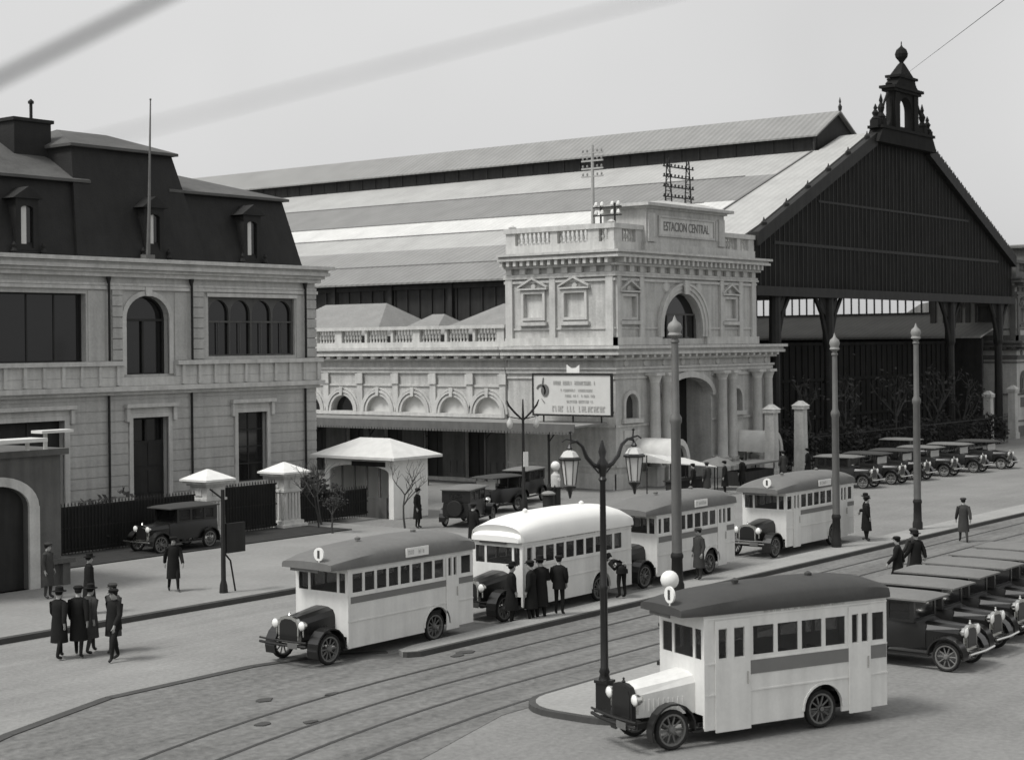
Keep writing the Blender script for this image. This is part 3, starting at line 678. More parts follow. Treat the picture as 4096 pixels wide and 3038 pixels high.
r.k=5; slope(r,33.4,36.9,.7,4.9); slope(r,37.1,40.6,.7,4.9); slope(r,40.6,58.5,.7,5.28)
# raised verge along the roof bay next to the gable and a sagging lap line
r.k=4
slope(r,16,33.2,5.24,5.36,.1,.09)
for b in (12.6,19.3,22.55,28.2): slope(r,b-.06,b+.06,8,S1,.05,.05)
child(r,'roof',names,shed)
q = MB(); slope(q,48,59,5.3,S1,.03,-.05); child(q,'added_light_gap','car_pane',shed)  # unseen glazing added so sky light reaches the platform roof
# lantern along the ridge
l = MB(); l.k=0
for sg in (-1,1):
    t0,t1=37+sg*3.8,37
    l.hexa([(t0,4.9,22.85),(t1,4.9,24.95),(t1,S1,24.95),(t0,S1,22.85),(t0,4.9,22.97),(t1,4.9,25.1),(t1,S1,25.1),(t0,S1,22.97)])
l.k=1
for sg in (-1,1):
    x=37+sg*3.3; l.box(min(x,x+.1),max(x,x+.1),5.2,S1,21.6,22.95)
    s=5.5
    while s<S1: l.box(min(x-.06,x+.16),max(x-.06,x+.16),s,s+.12,21.6,22.9); s+=1.6
l.ext([(33.4,21.7),(40.6,21.7),(40.6,22.95),(37,24.95),(33.4,22.95)],FS(5.2),0,.15)
l.lathe([(.12,0),(.16,.3),(.05,.5),(.09,.7),(.01,1.0)],(37,4.95,25.1),8)
child(l,'ridge_lantern',['roof_mid','wood_dark'],shed)
# gable front
G=FS(0)
def gz(t): return 14.75+(t-15.4)*.463 if t<=36.6 else 14.75+(57.8-t)*.463
g = MB()
arch=[(18.4,11.3),(25.6,11.3),(45.6,11.3),(55,11.3)]
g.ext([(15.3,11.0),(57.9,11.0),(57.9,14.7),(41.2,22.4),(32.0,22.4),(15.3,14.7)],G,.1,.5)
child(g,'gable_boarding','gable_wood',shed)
g = MB()
for a,b in ((15.3,32.2),(57.9,41.0)):      # verge boards
    g.ext([(a,gz(a)-.75 if a<36 else gz(a)-.75),(a,gz(a)+.12),(b,22.6),(b,21.7)],G,-.35,.09)
g.bf(G,15.3,57.9,10.9,11.5,-.2,.09); g.bf(G,18,55,14.2,14.4,.05,.095); g.bf(G,24,49,17.2,17.35,.05,.095)
t_=16.2
while t_<57.5:
    g.bf(G,t_,t_+.10,11.5,min(gz(t_+.05),22.6)-.55,.07,.094); t_+=.62
g.k=1
n=22
for i in range(n):                          # crockets on the right verge, fewer on the left
    for sg in (-1,1):
        if sg<0 and i%4: continue
        t_=36.6+sg*(5.6+i*.73); z=gz(t_)+.1; g.lathe([(.14,-.2),(.2,.16),(.07,.3),(.02,.5)],(t_,-.1,z),6)
child(g,'verge_and_truss',['iron_dark','iron_dark'],shed)
# columns with branching brackets
for t_ in (18.4,25.7,45.8,55.4):
    c = MB(); c.lathe([(.5,0),(.5,1.0),(.34,1.3),(.3,7.6),(.4,7.9),(.36,11.0)],(t_,.3,0),10)
    for sg in (-1,1):
        if t_==18.4 and sg<0: continue
        c.tube([(t_,.3,7.2),(t_+sg*.45,.3,8.6),(t_+sg*1.0,.3,9.9),(t_+sg*2.0,.3,11.1)],[.22,.2,.17,.15],6)
        c.tube([(t_,.3,9.4),(t_+sg*.6,.3,10.4),(t_+sg*1.1,.3,11.1)],.07,5)
        c.ext([(t_,9.5),(t_+sg*.95,10.0),(t_+sg*1.4,11.0),(t_,11.0)],G,.26,.34)
    child(c,'column','iron_dark',shed)
# bell lantern on the apex
c = MB(); X=36.6; LF=FS(-.15)
c.ext([(X-4.9,21.9),(X+4.9,21.9),(X+4.2,22.9),(X-4.2,22.9)],LF,-.5,.5); c.bf(LF,X-4.4,X+4.4,22.9,23.1,-.6,.6)
c.wall(LF,X-2.0,X+2.0,23.1,25.75,[(X-1.05,X+1.05,23.3,25.5,1.0)],-.3,.3)
for sg in (-1,1):
    c.ext([(X+sg*2.0,23.1),(X+sg*2.7,23.1),(X+sg*2.35,23.6),(X+sg*2.1,24.6),(X+sg*2.0,25.6)],LF,-.2,.2)
    c.bf(LF,*sorted((X+sg*1.2,X+sg*1.9)),23.1,25.7,-.42,-.301)
    for q,h in ((4.35,1.5),(3.45,2.3)):
        c.bf(LF,X+sg*q-.28,X+sg*q+.28,22.9,23.1+h*.25,-.3,.3); c.lathe([(.3,h*.25),(.34,h*.3),(.16,h*.42),(.26,h*.58),(.1,h*.72),(.15,h*.8),(.02,h)],(X+sg*q,-.15,23.1),7)
    c.tube([(X+sg*3.3,-.15,24.2),(X+sg*2.9,-.15,24.9),(X+sg*2.3,-.15,25.6)],[.1,.09,.12],6)
    c.lathe([(.2,0),(.26,.12),(.1,.3),(.16,.42),(.02,.6)],(X+sg*2.15,-.15,26.15),7)
c.bf(LF,X-2.25,X+2.25,25.751,25.95,-.5,.5); c.bf(LF,X-2.45,X+2.45,25.95,26.15,-.62,.62)
c.ext([(X-1.95,26.15),(X+1.95,26.15),(X+1.5,26.45),(X+1.35,26.8),(X-1.35,26.8),(X-1.5,26.45)],LF,-.42,.42)
c.bf(LF,X-1.6,X+1.6,26.8,26.98,-.55,.55)
c.frust((X-1.1,X+1.1,-.6,.3),26.98,(X-.22,X+.22,-.33,.03),27.9)
c.lathe([(.25,27.9),(.14,28.02),(.18,28.1),(.42,28.4),(.47,28.65),(.36,28.95),(.12,29.15),(.05,29.25),(.03,29.55)],(X,-.15,0),12)
child(c,'bell_lantern','lantern_dark',shed)
# clerestory wall under the left eave, far flank with its lean-to, rear wall, added dark backing for the interior
c = MB(); c.box(9.95,10.2,8,S1,7.3,12.2)
s=9.0
while s<S1: c.box(9.7,9.94,s,s+.35,7.3,12.2); s+=5.4
s=8.5
while s<60: c.box(9.86,9.949,s,s+.1,9.6,11.9); s+=1.1
c.box(9.82,9.949,8,S1,9.4,9.6); c.box(9.82,9.949,8,S1,11.8,12.1)
child(c,'clerestory','wood_dark',shed)
c = MB()
s=1.5
while s<S1: c.box(61.9,62.0,s,s+.12,10.3,12.1); s+=.75
c.box(61.8,62.1,.7,S1,11.9,12.4); c.box(61.8,62.1,.7,S1,10.2,10.45)
child(c,'far_clerestory','iron_grey',shed)
c = MB(); c.hexa([(54,1.2,8.15),(62.2,1.2,10.25),(62.2,S1,10.25),(54,S1,8.15),(54,1.2,8.3),(62.2,1.2,10.4),(62.2,S1,10.4),(54,S1,8.3)]); c.k=1; c.box(54.2,54.5,1.2,S1,0,8.15)
child(c,'platform_roof',['roof_pale','wood_dark'],shed)
c = MB(); c.box(9.5,64,S1,S1+.3,0,24); child(c,'rear_wall','wood_dark',shed)
sc = thing('shed_gloom_backing','added dark backing that stands for the gloom inside the shed below the gable','screen',(18,3.5,0))  # dark sheet put in for the unlit depth of the shed
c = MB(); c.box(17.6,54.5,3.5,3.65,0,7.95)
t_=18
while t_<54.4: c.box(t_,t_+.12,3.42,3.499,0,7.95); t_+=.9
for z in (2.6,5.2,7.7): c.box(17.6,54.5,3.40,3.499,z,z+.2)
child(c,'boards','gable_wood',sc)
c = MB(); FG=FS(9.0)
tag(MB().ext([(-3.6,0),(3.6,0),(3.6,9.6),(2.9,10.6),(1.5,11.4),(0,11.65),(-1.5,11.4),(-2.9,10.6),(-3.6,9.6)],lambda u,v,d:(70+d,12+u,v),0,14).build('barrel_roof_shed','roof_grey'),'grey barrel roofed building seen through the gap under the gable','building')
# ------------------------------------------------------------------ vehicles (local frame: front looks to -x, near side is -y)
def fender(mb, x, z, r, a0, a1, y0, y1, th=.04, n=10, drop=0):
    pts=[(x+r*math.cos(R(a0+(a1-a0)*k/n)), z+r*math.sin(R(a0+(a1-a0)*k/n))) for k in range(n+1)]
    ot=[(x+(r+th)*math.cos(R(a0+(a1-a0)*k/n)), z+(r+th)*math.sin(R(a0+(a1-a0)*k/n))) for k in range(n+1)]
    for i in range(n): mb.ext([pts[i],pts[i+1],ot[i+1],ot[i]], lambda u,v,d:(u,d,v), y0, y1)
def wheel(par, x, y, r, w=.13, spokes=10, rimmat='wheel_grey'):
    t = MB(); rr=r; wd=w/2
    t.lathe([(rr*.80,-wd*.8),(rr*.9,-wd),(rr*.97,-wd*.7),(rr,0),(rr*.97,wd*.7),(rr*.9,wd),(rr*.80,wd*.8),(rr*.78,0),(rr*.80,-wd*.8)],(x,y,r),20,'y')
    ty = t.build('wheel','rubber',par,True)
    t = MB(); t.lathe([(rr*.70,-wd*.7),(rr*.80,-wd*.75),(rr*.80,wd*.75),(rr*.70,wd*.7),(rr*.70,-wd*.7)],(x,y,r),20,'y')
    t.lathe([(.01,-wd*1.3),(rr*.13,-wd*1.25),(rr*.2,-wd*.6),(rr*.2,wd*.6),(rr*.13,wd*1.25),(.01,wd*1.3)],(x,y,r),12,'y')
    for k in range(spokes):
        a=2*math.pi*k/spokes; t.tube([(x+rr*.15*math.cos(a),y,r+rr*.15*math.sin(a)),(x+rr*.74*math.cos(a),y,r+rr*.74*math.sin(a))],rr*.05,5)
    t.build('rim',rimmat,ty)
def headlamp(par, x, y, z, r=.12):
    h=MB(); h.lathe([(.02,.17),(r*.6,.14),(r*.95,.05),(r,0),(r*1.05,-.02),(r*.9,-.03)],(x,y,z),14,'x'); h.tube([(x+.04,y,z-r),(x+.04,y,z-r-.16)],.02,6)
    ho=h.build('headlight','chrome',par,True)
    MB().lathe([(r*.9,-.028),(r*.7,-.05),(.01,-.062)],(x,y,z),14,'x').build('lens','lamp_lens',ho,True)
def radiator(par, x, y0, zb, zt, hw, mfr='chrome'):
    def outline(k, e): 
        w=hw*k
        return [(y0-w,zb+e),(y0+w,zb+e),(y0+w,zt-.16-e),(y0+w*.8,zt-.05-e),(y0+w*.35,zt-e),(y0-w*.35,zt-e),(y0-w*.8,zt-.05-e),(y0-w,zt-.16-e)]
    f=MB(); f.ext(outline(1,0),lambda u,v,d:(d,u,v),x,x+.1); ro=f.build('radiator',mfr,par)
    c=MB(); c.ext(outline(.84,.07),lambda u,v,d:(d,u,v),x-.012,x+.02)
    c.build('grille','black_paint',ro)
    f=MB(); f.lathe([(.035,0),(.04,.03),(.015,.06),(.03,.09),(.005,.11)],(x+.05,y0,zt),8); f.build('filler_cap',mfr,ro)
def hood(par, x0, x1, y0, w0, w1, zb, z0, z1, m):
    def sec(x,w,zt): return [(x,y0-w,zb),(x,y0-w,zt-.2),(x,y0-w*.85,zt-.07),(x,y0-w*.45,zt-.01),(x,y0,zt),(x,y0+w*.45,zt-.01),(x,y0+w*.85,zt-.07),(x,y0+w,zt-.2),(x,y0+w,zb)]
    h=MB(); h.loft([sec(x0,w0,z0),sec(x1,w1,z1)])
    n=9
    for k in range(n):
        a=x0+.2+(x1-x0-.4)*k/n; t=(a-x0)/(x1-x0); w=w0+(w1-w0)*t
        for sg in (-1,1):
            h.box(a,a+.022,min(y0+sg*w,y0+sg*(w+.012)),max(y0+sg*w,y0+sg*(w+.012)),zb+.12,z0-.28)
    return h.build('hood',m,par)

def make_bus(label, loc, rz=0, L0=.6, L1=5.6, wb=4.05, W=1.85, zb=.32, zs=2.38, zc=2.92, wins=(), wz=(1.72,2.2), near_doors=(), stripe=None,
             body='bus_white', roof='bus_roof', hoodm='black_paint', hx=-.6, hz=(1.2,1.35), visor=.55, board=None, disc=None, tapered=0, signs=None, rise=1.0, bump_m='iron_dark'):
    b = thing('bus', label, 'bus', loc, rz, 'old motor buses')
    h=W/2; near=lambda u,v,d:(u,-h+d,v); far=lambda u,v,d:(u,h-d,v); front=lambda u,v,d:(L0+d,u,v); rear=lambda u,v,d:(L1-d,u,v)
    wr=.40
    arch=(wb-.5,wb+.5,zb,zb+.62,.5)
    fa=[(L0,wr+.14+.0,zb,.86)] if L0 < .5 else []
    dops=[]
    nops=[(a,c,wz[0],wz[1]) for a,c in wins]+[arch]
    m=MB(); th=.05
    m.wall(near,L0,L1,zb,zs,nops,0,th); m.wall(far,L0,L1,zb,zs,nops,0,th)
    fw=[(-h+.09,-h+.3,wz[0],wz[1]+.02),(-h+.38,h-.52,wz[0],wz[1]+.02),(h-.44,h-.1,wz[0],wz[1]+.02)]
    m.wall(front,-h+th,h-th,zb+.3,zs,fw,0,th); m.wall(rear,-h+th,h-th,zb,zs,[(-.5,.5,1.5,2.1)],0,th)
    # mouldings along the near and far sides
    for fn in (near,far):
        for z in (wz[0]-.1,.98):
            m.strip_on(fn,L0,L1,z,z+.03,-.018,-.001,[arch])
        m.bf(fn,L0,L1,zs-.13,zs-.1,-.018,-.001)
        m.arcband(fn,wb,arch[3]-.5,.5,.545,-.03,-.001,n=12)
        m.bf(fn,L0-.0,L0+.09,zb,zs-.13,-.014,-.0015)
    bo=m.build('body',body,b)
    # roof
    n=11; secs=[]
    xs=[L0-visor,L0-visor+.15,L0-.05,L0+.5,L0+1.1,L0+1.9,(L0+L1)/2+.4,L1-1.4,L1-.7,L1-.25,L1+.06]
    fr=[.22,.34,.55,.76,.88,.96,1,.97,.9,.76,.5] if rise==1.0 else [.12,.3,.58,.8,.92,.98,1,.97,.88,.7,.42]
    for x,f in zip(xs,fr):
        hw=h+.055; 
        if x<L0: hw=h+.055-.10*(L0-x)/max(visor,.01)
        ring=[(x,-hw,zs-.04),(x,-hw,zs+.05)]+[(x,-hw*math.cos(math.pi*k/n),zs+.05+(zc-zs-.05)*f*math.sin(math.pi*k/n)**.6) for k in range(1,n)]+[(x,hw,zs+.05),(x,hw,zs-.04)]
        secs.append(ring)
    m=MB(); m.loft(secs)
    for x in (L0+1.3,L1-1.5): m.lathe([(.07,0),(.08,.06),(.02,.1)],(x,-.05,zc-.02),8)
    ro=m.build('roof',roof,b,True)
    if tapered: pass
    if stripe:
        m=MB()
        for fn in (near,far):
            m.strip_on(fn,stripe[0],stripe[1],stripe[2],stripe[3],-.012,-.001,[(a,c,0,3) for a,c in near_doors])
        m.build('stripe','bus_stripe',b)
    for a,c in near_doors:
        d=MB()
        inw=[(x0,x1,wz[0]-.02,wz[1]+.02) for x0,x1 in wins if x0>a-.02 and x1<c+.02]
        d.wall(near,a,c,zb-.06,zs-.16,inw,-.03,-.002)
        do=d.build('door',body,b)
        MB().tube([(c-.08,-h-.05,1.15),(c-.08,-h-.05,1.4)],.015,6).build('handle','chrome',do)
    for a,c in wins:
        w_=MB()
        w_.bf(near,a-.0,c+.0,wz[0],wz[1],.02,.03); w_.build('window','bus_pane',b)
        w_=MB(); w_.bf(far,a,c,wz[0],wz[1],.02,.03); w_.build('window','bus_pane',b)
    w_=MB()
    for o in fw: w_.bf(front,o[0],o[1],o[2],o[3],.02,.03)
    w_.build('windscreen','bus_pane',b); MB().bf(rear,-.5,.5,1.5,2.1,.02,.03).build('window','bus_pane',b)
    m=MB()
    x=L0+1.0
    while x<L1-.6:
        for s_ in (-1,1): m.box(x,x+.42,min(s_*.2,s_*(h-.1)),max(s_*.2,s_*(h-.1)),.72,.82); m.box(x+.38,x+.46,min(s_*.2,s_*(h-.1)),max(s_*.2,s_*(h-.1)),.82,1.45)
        x+=.78
    m.box(L0+.15,L0+.2,-h+.1,h-.1,zb+.3,1.4)
    m.box(L0+.06,L1-.06,-h+.28,h-.28,zb+.02,zb+.1); m.box(L0+.2,L1-.1,-.19,.19,zb+.09,.75); m.build('seats','interior',b)
    # chassis, hood, radiator, lights, fenders, wheels, bumper
    m=MB(); m.box(hx+.1,L1-.4,-.42,-.32,.42,.54); m.box(hx+.1,L1-.4,.32,.42,.42,.54); m.tube([(0,-.75,wr),(0,.75,wr)],.05,8); m.tube([(wb,-.75,wr),(wb,.75,wr)],.07,8); m.lathe([(.05,-.2),(.2,-.1),(.2,.1),(.05,.2)],(wb,0,wr),10,'y'); m.box(1.4,2.2,-.3,.3,.36,.5)
    m.build('chassis','rubber',b)
    hood(b,hx+.1,L0+.01,0,.32,.47,.62,hz[0],hz[1],hoodm); radiator(b,hx,0,.55,hz[0]+.03,.36,'chrome' if hoodm=='black_paint' else 'iron_dark')
    for s_ in (-1,1):
        headlamp(b,hx+.02,s_*.47,1.02)
        m=MB(); fender(m,0,wr,wr+.09,-5,200,*sorted((s_*.58,s_*(h+.0))))
        m.bf(lambda u,v,d:(u,d,v),.44,L0+.55,.30,.34,*sorted((s_*.6,s_*(h-.02)))) if L0>.3 else None
        m.build('fender','black_paint',b,True)
        for x in (0,wb): wheel(b,x,s_*(h-.11),wr)
    m=MB(); m.tube([(hx-.2,-.82,.56),(hx-.27,-.4,.56),(hx-.29,0,.56),(hx-.27,.4,.56),(hx-.2,.82,.56)],.035,6); m.tube([(hx-.2,-.82,.66),(hx-.27,-.4,.66),(hx-.29,0,.66),(hx-.27,.4,.66),(hx-.2,.82,.66)],.025,6)
    for s_ in (-1,1): m.tube([(hx+.15,s_*.37,.5),(hx-.26,s_*.37,.58)],.03,6)
    m.build('bumper',bump_m,b,True)
    m=MB(); m.box(hx-.31,hx-.3,-.62,-.28,.5,.64); m.build('number_plate','iron_grey',b)
    if disc:
        m=MB(); m.lathe([(.01,-.02),(.17,-.02),(.17,.02),(.01,.02)],(L0-visor+.04,-h+.5,zs+.36),18,'x'); m.tube([(L0-visor+.04,-h+.5,zs+.2),(L0-visor+.04,-h+.5,zs-.04)],.018,6)
        do=m.build('route_disc','white_paint',b)
        lettering(disc,.2,.08,'numeral','lettering',do,(L0-visor+.018,-h+.5,zs+.26),(R(90),0,R(-90)),.004)
    m=MB(); m.bf(lambda u,v,d:(L0-visor+.1+d,u,v),-h+.55,h-.3,zs-.12,zs+.1,-.05,-.02); m.build('front_board','iron_grey',b)
    rnd=random.Random(hash(label)%97)
    def letters(par,a,c,z0,hh,yy):
        q=MB(); u=a
        while u<c:
            wd=hh*.55
            if rnd.random()<.88:
                q.box(u,u+wd*.25,yy,yy+.004,z0,z0+hh); k=rnd.choice((0,1,2,3))
                if k!=0: q.box(u+wd*.25,u+wd*.8,yy,yy+.0038,z0+hh*(.4 if k==1 else .8),z0+hh*(.6 if k==1 else 1))
                if k in (1,3): q.box(u+wd*.6,u+wd*.82,yy,yy+.0042,z0,z0+hh*.8)
                if k==2: q.box(u+wd*.25,u+wd*.8,yy,yy+.0037,z0,z0+hh*.2)
            u+=wd*1.25
        q.build('lettering','lettering_faded',par)
    if board:
        m=MB(); m.bf(near,board[0],board[1],zs+.03,zs+.27,-.085,-.06); bd=m.build('destination_board','white_paint',b)
        letters(bd,board[0]+.08,board[1]-.08,zs+.09,.12,-h-.089)
    if signs: letters(bo,signs[0],signs[1],zs-.085,.075,-h-.012)
    return b
# B1: dark roof, striped
def even(a,c,n,gap): 
    w=(c-a-gap*(n-1))/n; return [(a+i*(w+gap),a+i*(w+gap)+w) for i in range(n)]
W=1.85
w1=even(.78,4.35,8,.09)+[(4.52,4.66),(4.74,4.88),(5.1,5.5)]
make_bus('pale bus with grey roof and white roof board, leading the kerb queue at the left', (-44.7,-21.95+W/2,0), wins=w1, stripe=(.7,5.6,1.45,1.62), near_doors=((4.44,4.96),), board=(2.75,3.65), disc='1')
w2=[(.95,1.2)]+even(1.4,5.9,9,.11)
make_bus('white bus with white domed roof, people standing by its front wheel', (-37.15,-21.6+W/2,0), wins=w2, L0=.75, L1=6.45, wb=4.75, zc=2.98, zs=2.25, wz=(1.55,2.03), near_doors=((.84,1.3),), stripe=None, roof='bus_roof_white', body='bus_white', visor=.12, rise=.9, signs=(2.2,5.2))
w3=[(.74,.9)]+even(1.05,4.35,7,.11)+[(4.55,4.72),(4.82,4.99),(5.15,5.4)]
make_bus('pale bus with grey roof behind the white roofed bus, dark stripe under its windows', (-29.45,-21.35+W/2,0), wins=w3, L0=.62, L1=5.65, wb=4.05, stripe=(.7,5.6,1.42,1.6), near_doors=((4.47,5.05),), board=(2.9,3.7), roof='bus_roof', hx=-.55)
w4=[(.8,1.15),(1.3,1.45),(1.55,1.7)]+even(1.9,4.9,6,.11)+[(5.15,5.32),(5.42,5.59),(5.8,6.1)]
make_bus('farthest bus of the kerb queue, pale with grey roof and large dark hood', (-20.3,-21.1+W/2,0), wins=w4, L0=.7, L1=6.3, wb=4.55, stripe=(1.85,6.3,1.44,1.6), near_doors=((5.05,5.68),(1.24,1.78)), board=(3.2,4.2), roof='bus_roof', disc='1', hx=-.6, bump_m='iron_grey')
w5=[(1.06,1.27),(1.44,1.70)]+even(1.93,4.3,4,.1)+[(4.46,4.63),(4.72,4.90),(5.03,5.34)]
A5=R(-23.5)
off=Vector((math.cos(A5+math.pi/2),math.sin(A5+math.pi/2)))*.74
make_bus('large pale bus with dark roof and white hood in the right foreground', (-47.05+off.x,-33.55+off.y,0), A5, wins=w5, L0=.72, L1=5.42, wb=3.7, W=1.56, zb=.3, zs=2.62, zc=3.08, wz=(1.70,2.28), near_doors=((.98,1.84),(4.38,4.96)), stripe=(1.86,5.4,1.32,1.60), roof='bus_roof_dark', hoodm='bus_white', hx=-.72, hz=(1.25,1.42), visor=.5, disc='1', signs=(2.2,4.3), body='bus_white')

# ---------------------------------------------------------------- cars
def make_car(label, loc, rz, top='canvas_top', body='black_paint', closed=True, group='parked old cars', name='parked_car', top_up=True):
    b=thing(name,label,'car',loc,rz,group); h=.74; wr=.36; wb=2.45
    m=MB(); near=lambda u,v,d:(u,-h+d,v)
    def sec(x,w,z0,z1): return [(x,-w,z0),(x,-w-.02,(z0+z1)/2),(x,-w+.03,z1),(x,w-.03,z1),(x,w+.02,(z0+z1)/2),(x,w,z0)]
    m.loft([sec(.62,.5,.5,1.05),sec(.9,.62,.46,1.12),(sec(1.6,.68,.46,1.12)),sec(2.5,.68,.46,1.12),sec(2.95,.6,.52,1.08)])
    m.box(-.35,2.9,-.4,.4,.42,.5)
    bo=m.build('body',body,b,True)
    for s_ in (-1,1):
        m=MB(); fender(m,0,wr,wr+.08,5,185,*sorted((s_*.5,s_*.80)),n=8); fender(m,wb,wr,wr+.08,-15,175,*sorted((s_*.52,s_*.80)),n=8)
        m.box(.42,wb-.42,min(s_*.6,s_*.8),max(s_*.6,s_*.8),.34,.38); m.build('fender',body,b,True)
        for x in (0,wb): wheel(b,x,s_*.68,wr,.12,10)
        headlamp(b,-.34,s_*.36,.93,.13)
    hood(b,-.28,.7,0,.27,.5,.5,1.06,1.12,body); radiator(b,-.36,0,.48,1.08,.31)
    m=MB(); m.tube([(-.62,-.75,.48),(-.68,0,.48),(-.62,.75,.48)],.03,6); m.box(-.65,-.3,-.32,-.28,.44,.48); m.box(-.65,-.3,.28,.32,.44,.48); m.build('bumper','chrome',b,True)
    # upper: pillars / windows / top
    if closed:
        m=MB(); hw=.66
        for s_ in (-1,1):
            fn=(lambda s_: lambda u,v,d:(u,s_*(hw-d),v))(s_)
            m.wall(fn,.85,2.88,1.1,1.66,[(.95,1.5,1.16,1.58),(1.6,2.2,1.16,1.58),(2.3,2.68,1.2,1.55)],0,.04)
        m.wall(lambda u,v,d:(.85+d,u,v),-hw+.04,hw-.04,1.1,1.66,[(-.55,.55,1.16,1.6)],0,.04); m.wall(lambda u,v,d:(2.88-d,u,v),-hw+.04,hw-.04,1.1,1.66,[(-.3,.3,1.25,1.5)],0,.04)
        m.build('cabin',body,b)
        m=MB()
        for s_ in (-1,1): m.box(.95,2.68,s_*(hw-.02)-.004,s_*(hw-.02)+.004,1.16,1.58)
        m.box(.865,.875,-.55,.55,1.16,1.6); m.box(2.86,2.868,-.3,.3,1.25,1.5)
        m.build('windows','car_pane',b)
    else:
        m=MB()
        for s_ in (-1,1):
            for x,x2 in ((.88,.98),(1.75,1.75),(2.8,2.75)): m.tube([(x,s_*.62,1.08),(x2,s_*.64,1.64)],.025,5)
        m.build('roof_posts',body,b)
        MB().box(.86,.87,-.58,.58,1.12,1.5).build('windscreen','lamp_glass',b)
        m=MB()
        for x in (1.25,2.15): m.box(x,x+.45,-.55,.55,.75,.9); m.box(x+.4,x+.52,-.55,.55,.9,1.22)
        m.build('seats','interior',b)
        if top_up: m=MB(); m.box(2.7,2.84,-.6,.6,1.1,1.6); m.build('rear_curtain','canvas_dark',b)
    hw=.71; secs=[]
    for x,f in ((.5,.0),(.62,.5),(.9,.85),(1.6,1),(2.3,.95),(2.8,.7),(2.97,.1)):
        secs.append([(x,-hw,1.63),(x,-hw,1.67)]+[(x,-hw*math.cos(math.pi*k/6),1.67+.11*f*math.sin(math.pi*k/6)) for k in range(1,6)]+[(x,hw,1.67),(x,hw,1.63)])
    m=MB(); m.loft(secs); m.build('roof',top,b,True)
    m=MB(); m.lathe([(.33,-.07),(.36,-.03),(.36,.03),(.33,.07)],(3.07,0,.85),16,'x'); m.build('spare_wheel','rubber',b,True)
    return b
cA=make_car('black sedan with pale cloth roof right behind the foreground bus',(-36.0,-34.75,0),R(90),group='cars parked in a row at the right')
for lab,x,y in (('second black sedan from the foreground bus in the right row',-33.75,-34.5),('third black sedan from the foreground bus in the right row',-31.55,-34.3),('fourth black sedan from the foreground bus in the right row',-29.5,-34.2),('fifth black sedan of the right row, cut by the picture edge',-27.4,-34.1),('sixth black sedan at the far end of the right row',-25.3,-34.0)):
    clone(cA,lab,(x,y,0))
t1=make_car('open black tourer with raised dark top, second of the cars below the gable',(11.3,-11.2,0),R(90),top='canvas_dark',closed=False,group='cars parked below the gable')
clone(t1,'open black tourer with raised top, middle of the cars below the gable',(14.4,-11.3,0))
t2=make_car('tourer with light canvas top among the cars below the gable',(17.8,-11.5,0),R(90),top='canvas_top',closed=False,group='cars parked below the gable')
clone(t2,'tourer with light canvas top, second last below the gable',(21.4,-11.8,0))
clone(t1,'open tourer at the far right end below the gable',(25,-12.1,0))
clone(cA,'black boxy sedan, nearest to the last bus of the cars below the gable',(8.2,-11.0,0),group='cars parked below the gable')
clone(cA,'black sedan behind the others, near the gate columns at far right',(24.4,-7.2,0),group='cars parked below the gable')
clone(t1,'old open car with two bright headlamps facing left by the kiosk',(-14.2,-1.6,0),0,group='cars waiting in the forecourt')
clone(cA,'dark sedan standing behind the open car in front of the station wing',(-9.6,-.2,0),R(15),group='cars waiting in the forecourt')
clone(cA,'dark sedan seen from behind beside the thin sapling near the kiosk',(-16.4,-3.6,0),R(200),group='cars waiting in the forecourt')
make_car('black car parked in shadow between the sheeted iron fence and the pavement',(-33.2,-1.0,.15),0,top='canvas_dark',group='cars waiting in the forecourt')
# ------------------------------------------------------------------ street furniture
lp = thing('street_lamp','tall black iron lamp post with two hanging glass lanterns on the foreground refuge','street lamp',(-45.5,-30.84,.14))
m=MB(); m.box(-.17,.17,-.17,.17,0,.08); m.box(-.14,.14,-.14,.14,.08,.62); m.box(-.165,.165,-.165,.165,.62,.68); m.lathe([(.13,.68),(.10,.8),(.12,.85),(.085,.95),(.08,2.6),(.095,2.64),(.075,2.7),(.062,4.9),(.1,4.96),(.065,5.02),(.1,5.2),(.12,5.3),(.06,5.42),(.09,5.55),(.02,5.8)],(0,0,0),12)
m.box(-.2,.2,-.42,-.172,0,.55)
m.build('post','black_paint',lp,True)
for s_ in (-1,1):
    ax=Vector((.90,-.35,0))*s_
    P=lambda r,z:(ax.x*r,ax.y*r,z)
    m=MB(); m.tube([P(0,5.2),P(.25,5.28),P(.42,5.45),P(.52,5.68),P(.68,5.8),P(.83,5.78),P(.86,5.7)],[.05,.05,.045,.04,.035,.03,.025],6); m.tube([P(.1,5.1),P(.35,5.35),P(.5,5.6)],.02,5); m.tube([P(.82,5.78),P(.84,6.0)],.02,5); m.ball(P(.84,6.0),.035,8)
    m.tube([P(.68,5.8),P(.95,5.86),P(1.05,5.8)],.02,5)
    ao=m.build('arm','black_paint',lp,True)
    c=P(.86,0); m=MB()
    for k in range(6):
        a=R(60*k); m.tube([(c[0]+.19*math.cos(a),c[1]+.19*math.sin(a),5.42),(c[0]+.12*math.cos(a),c[1]+.12*math.sin(a),4.88)],.012,4)
    m.lathe([(.235,5.40),(.24,5.44),(.2,5.47)],(c[0],c[1],0),6); m.lathe([(.135,4.86),(.12,4.82),(.05,4.74),(.02,4.6)],(c[0],c[1],0),6); m.lathe([(.05,5.62),(.07,5.66),(.02,5.74)],(c[0],c[1],0),8)
    lo=m.build('lantern','black_paint',lp)
    m=MB(); m.lathe([(.115,4.89),(.18,5.41)],(c[0],c[1],0),6); m.lathe([(.2,5.475),(.13,5.58),(.05,5.62)],(c[0],c[1],0),6); m.build('glass','lamp_glass',lo)
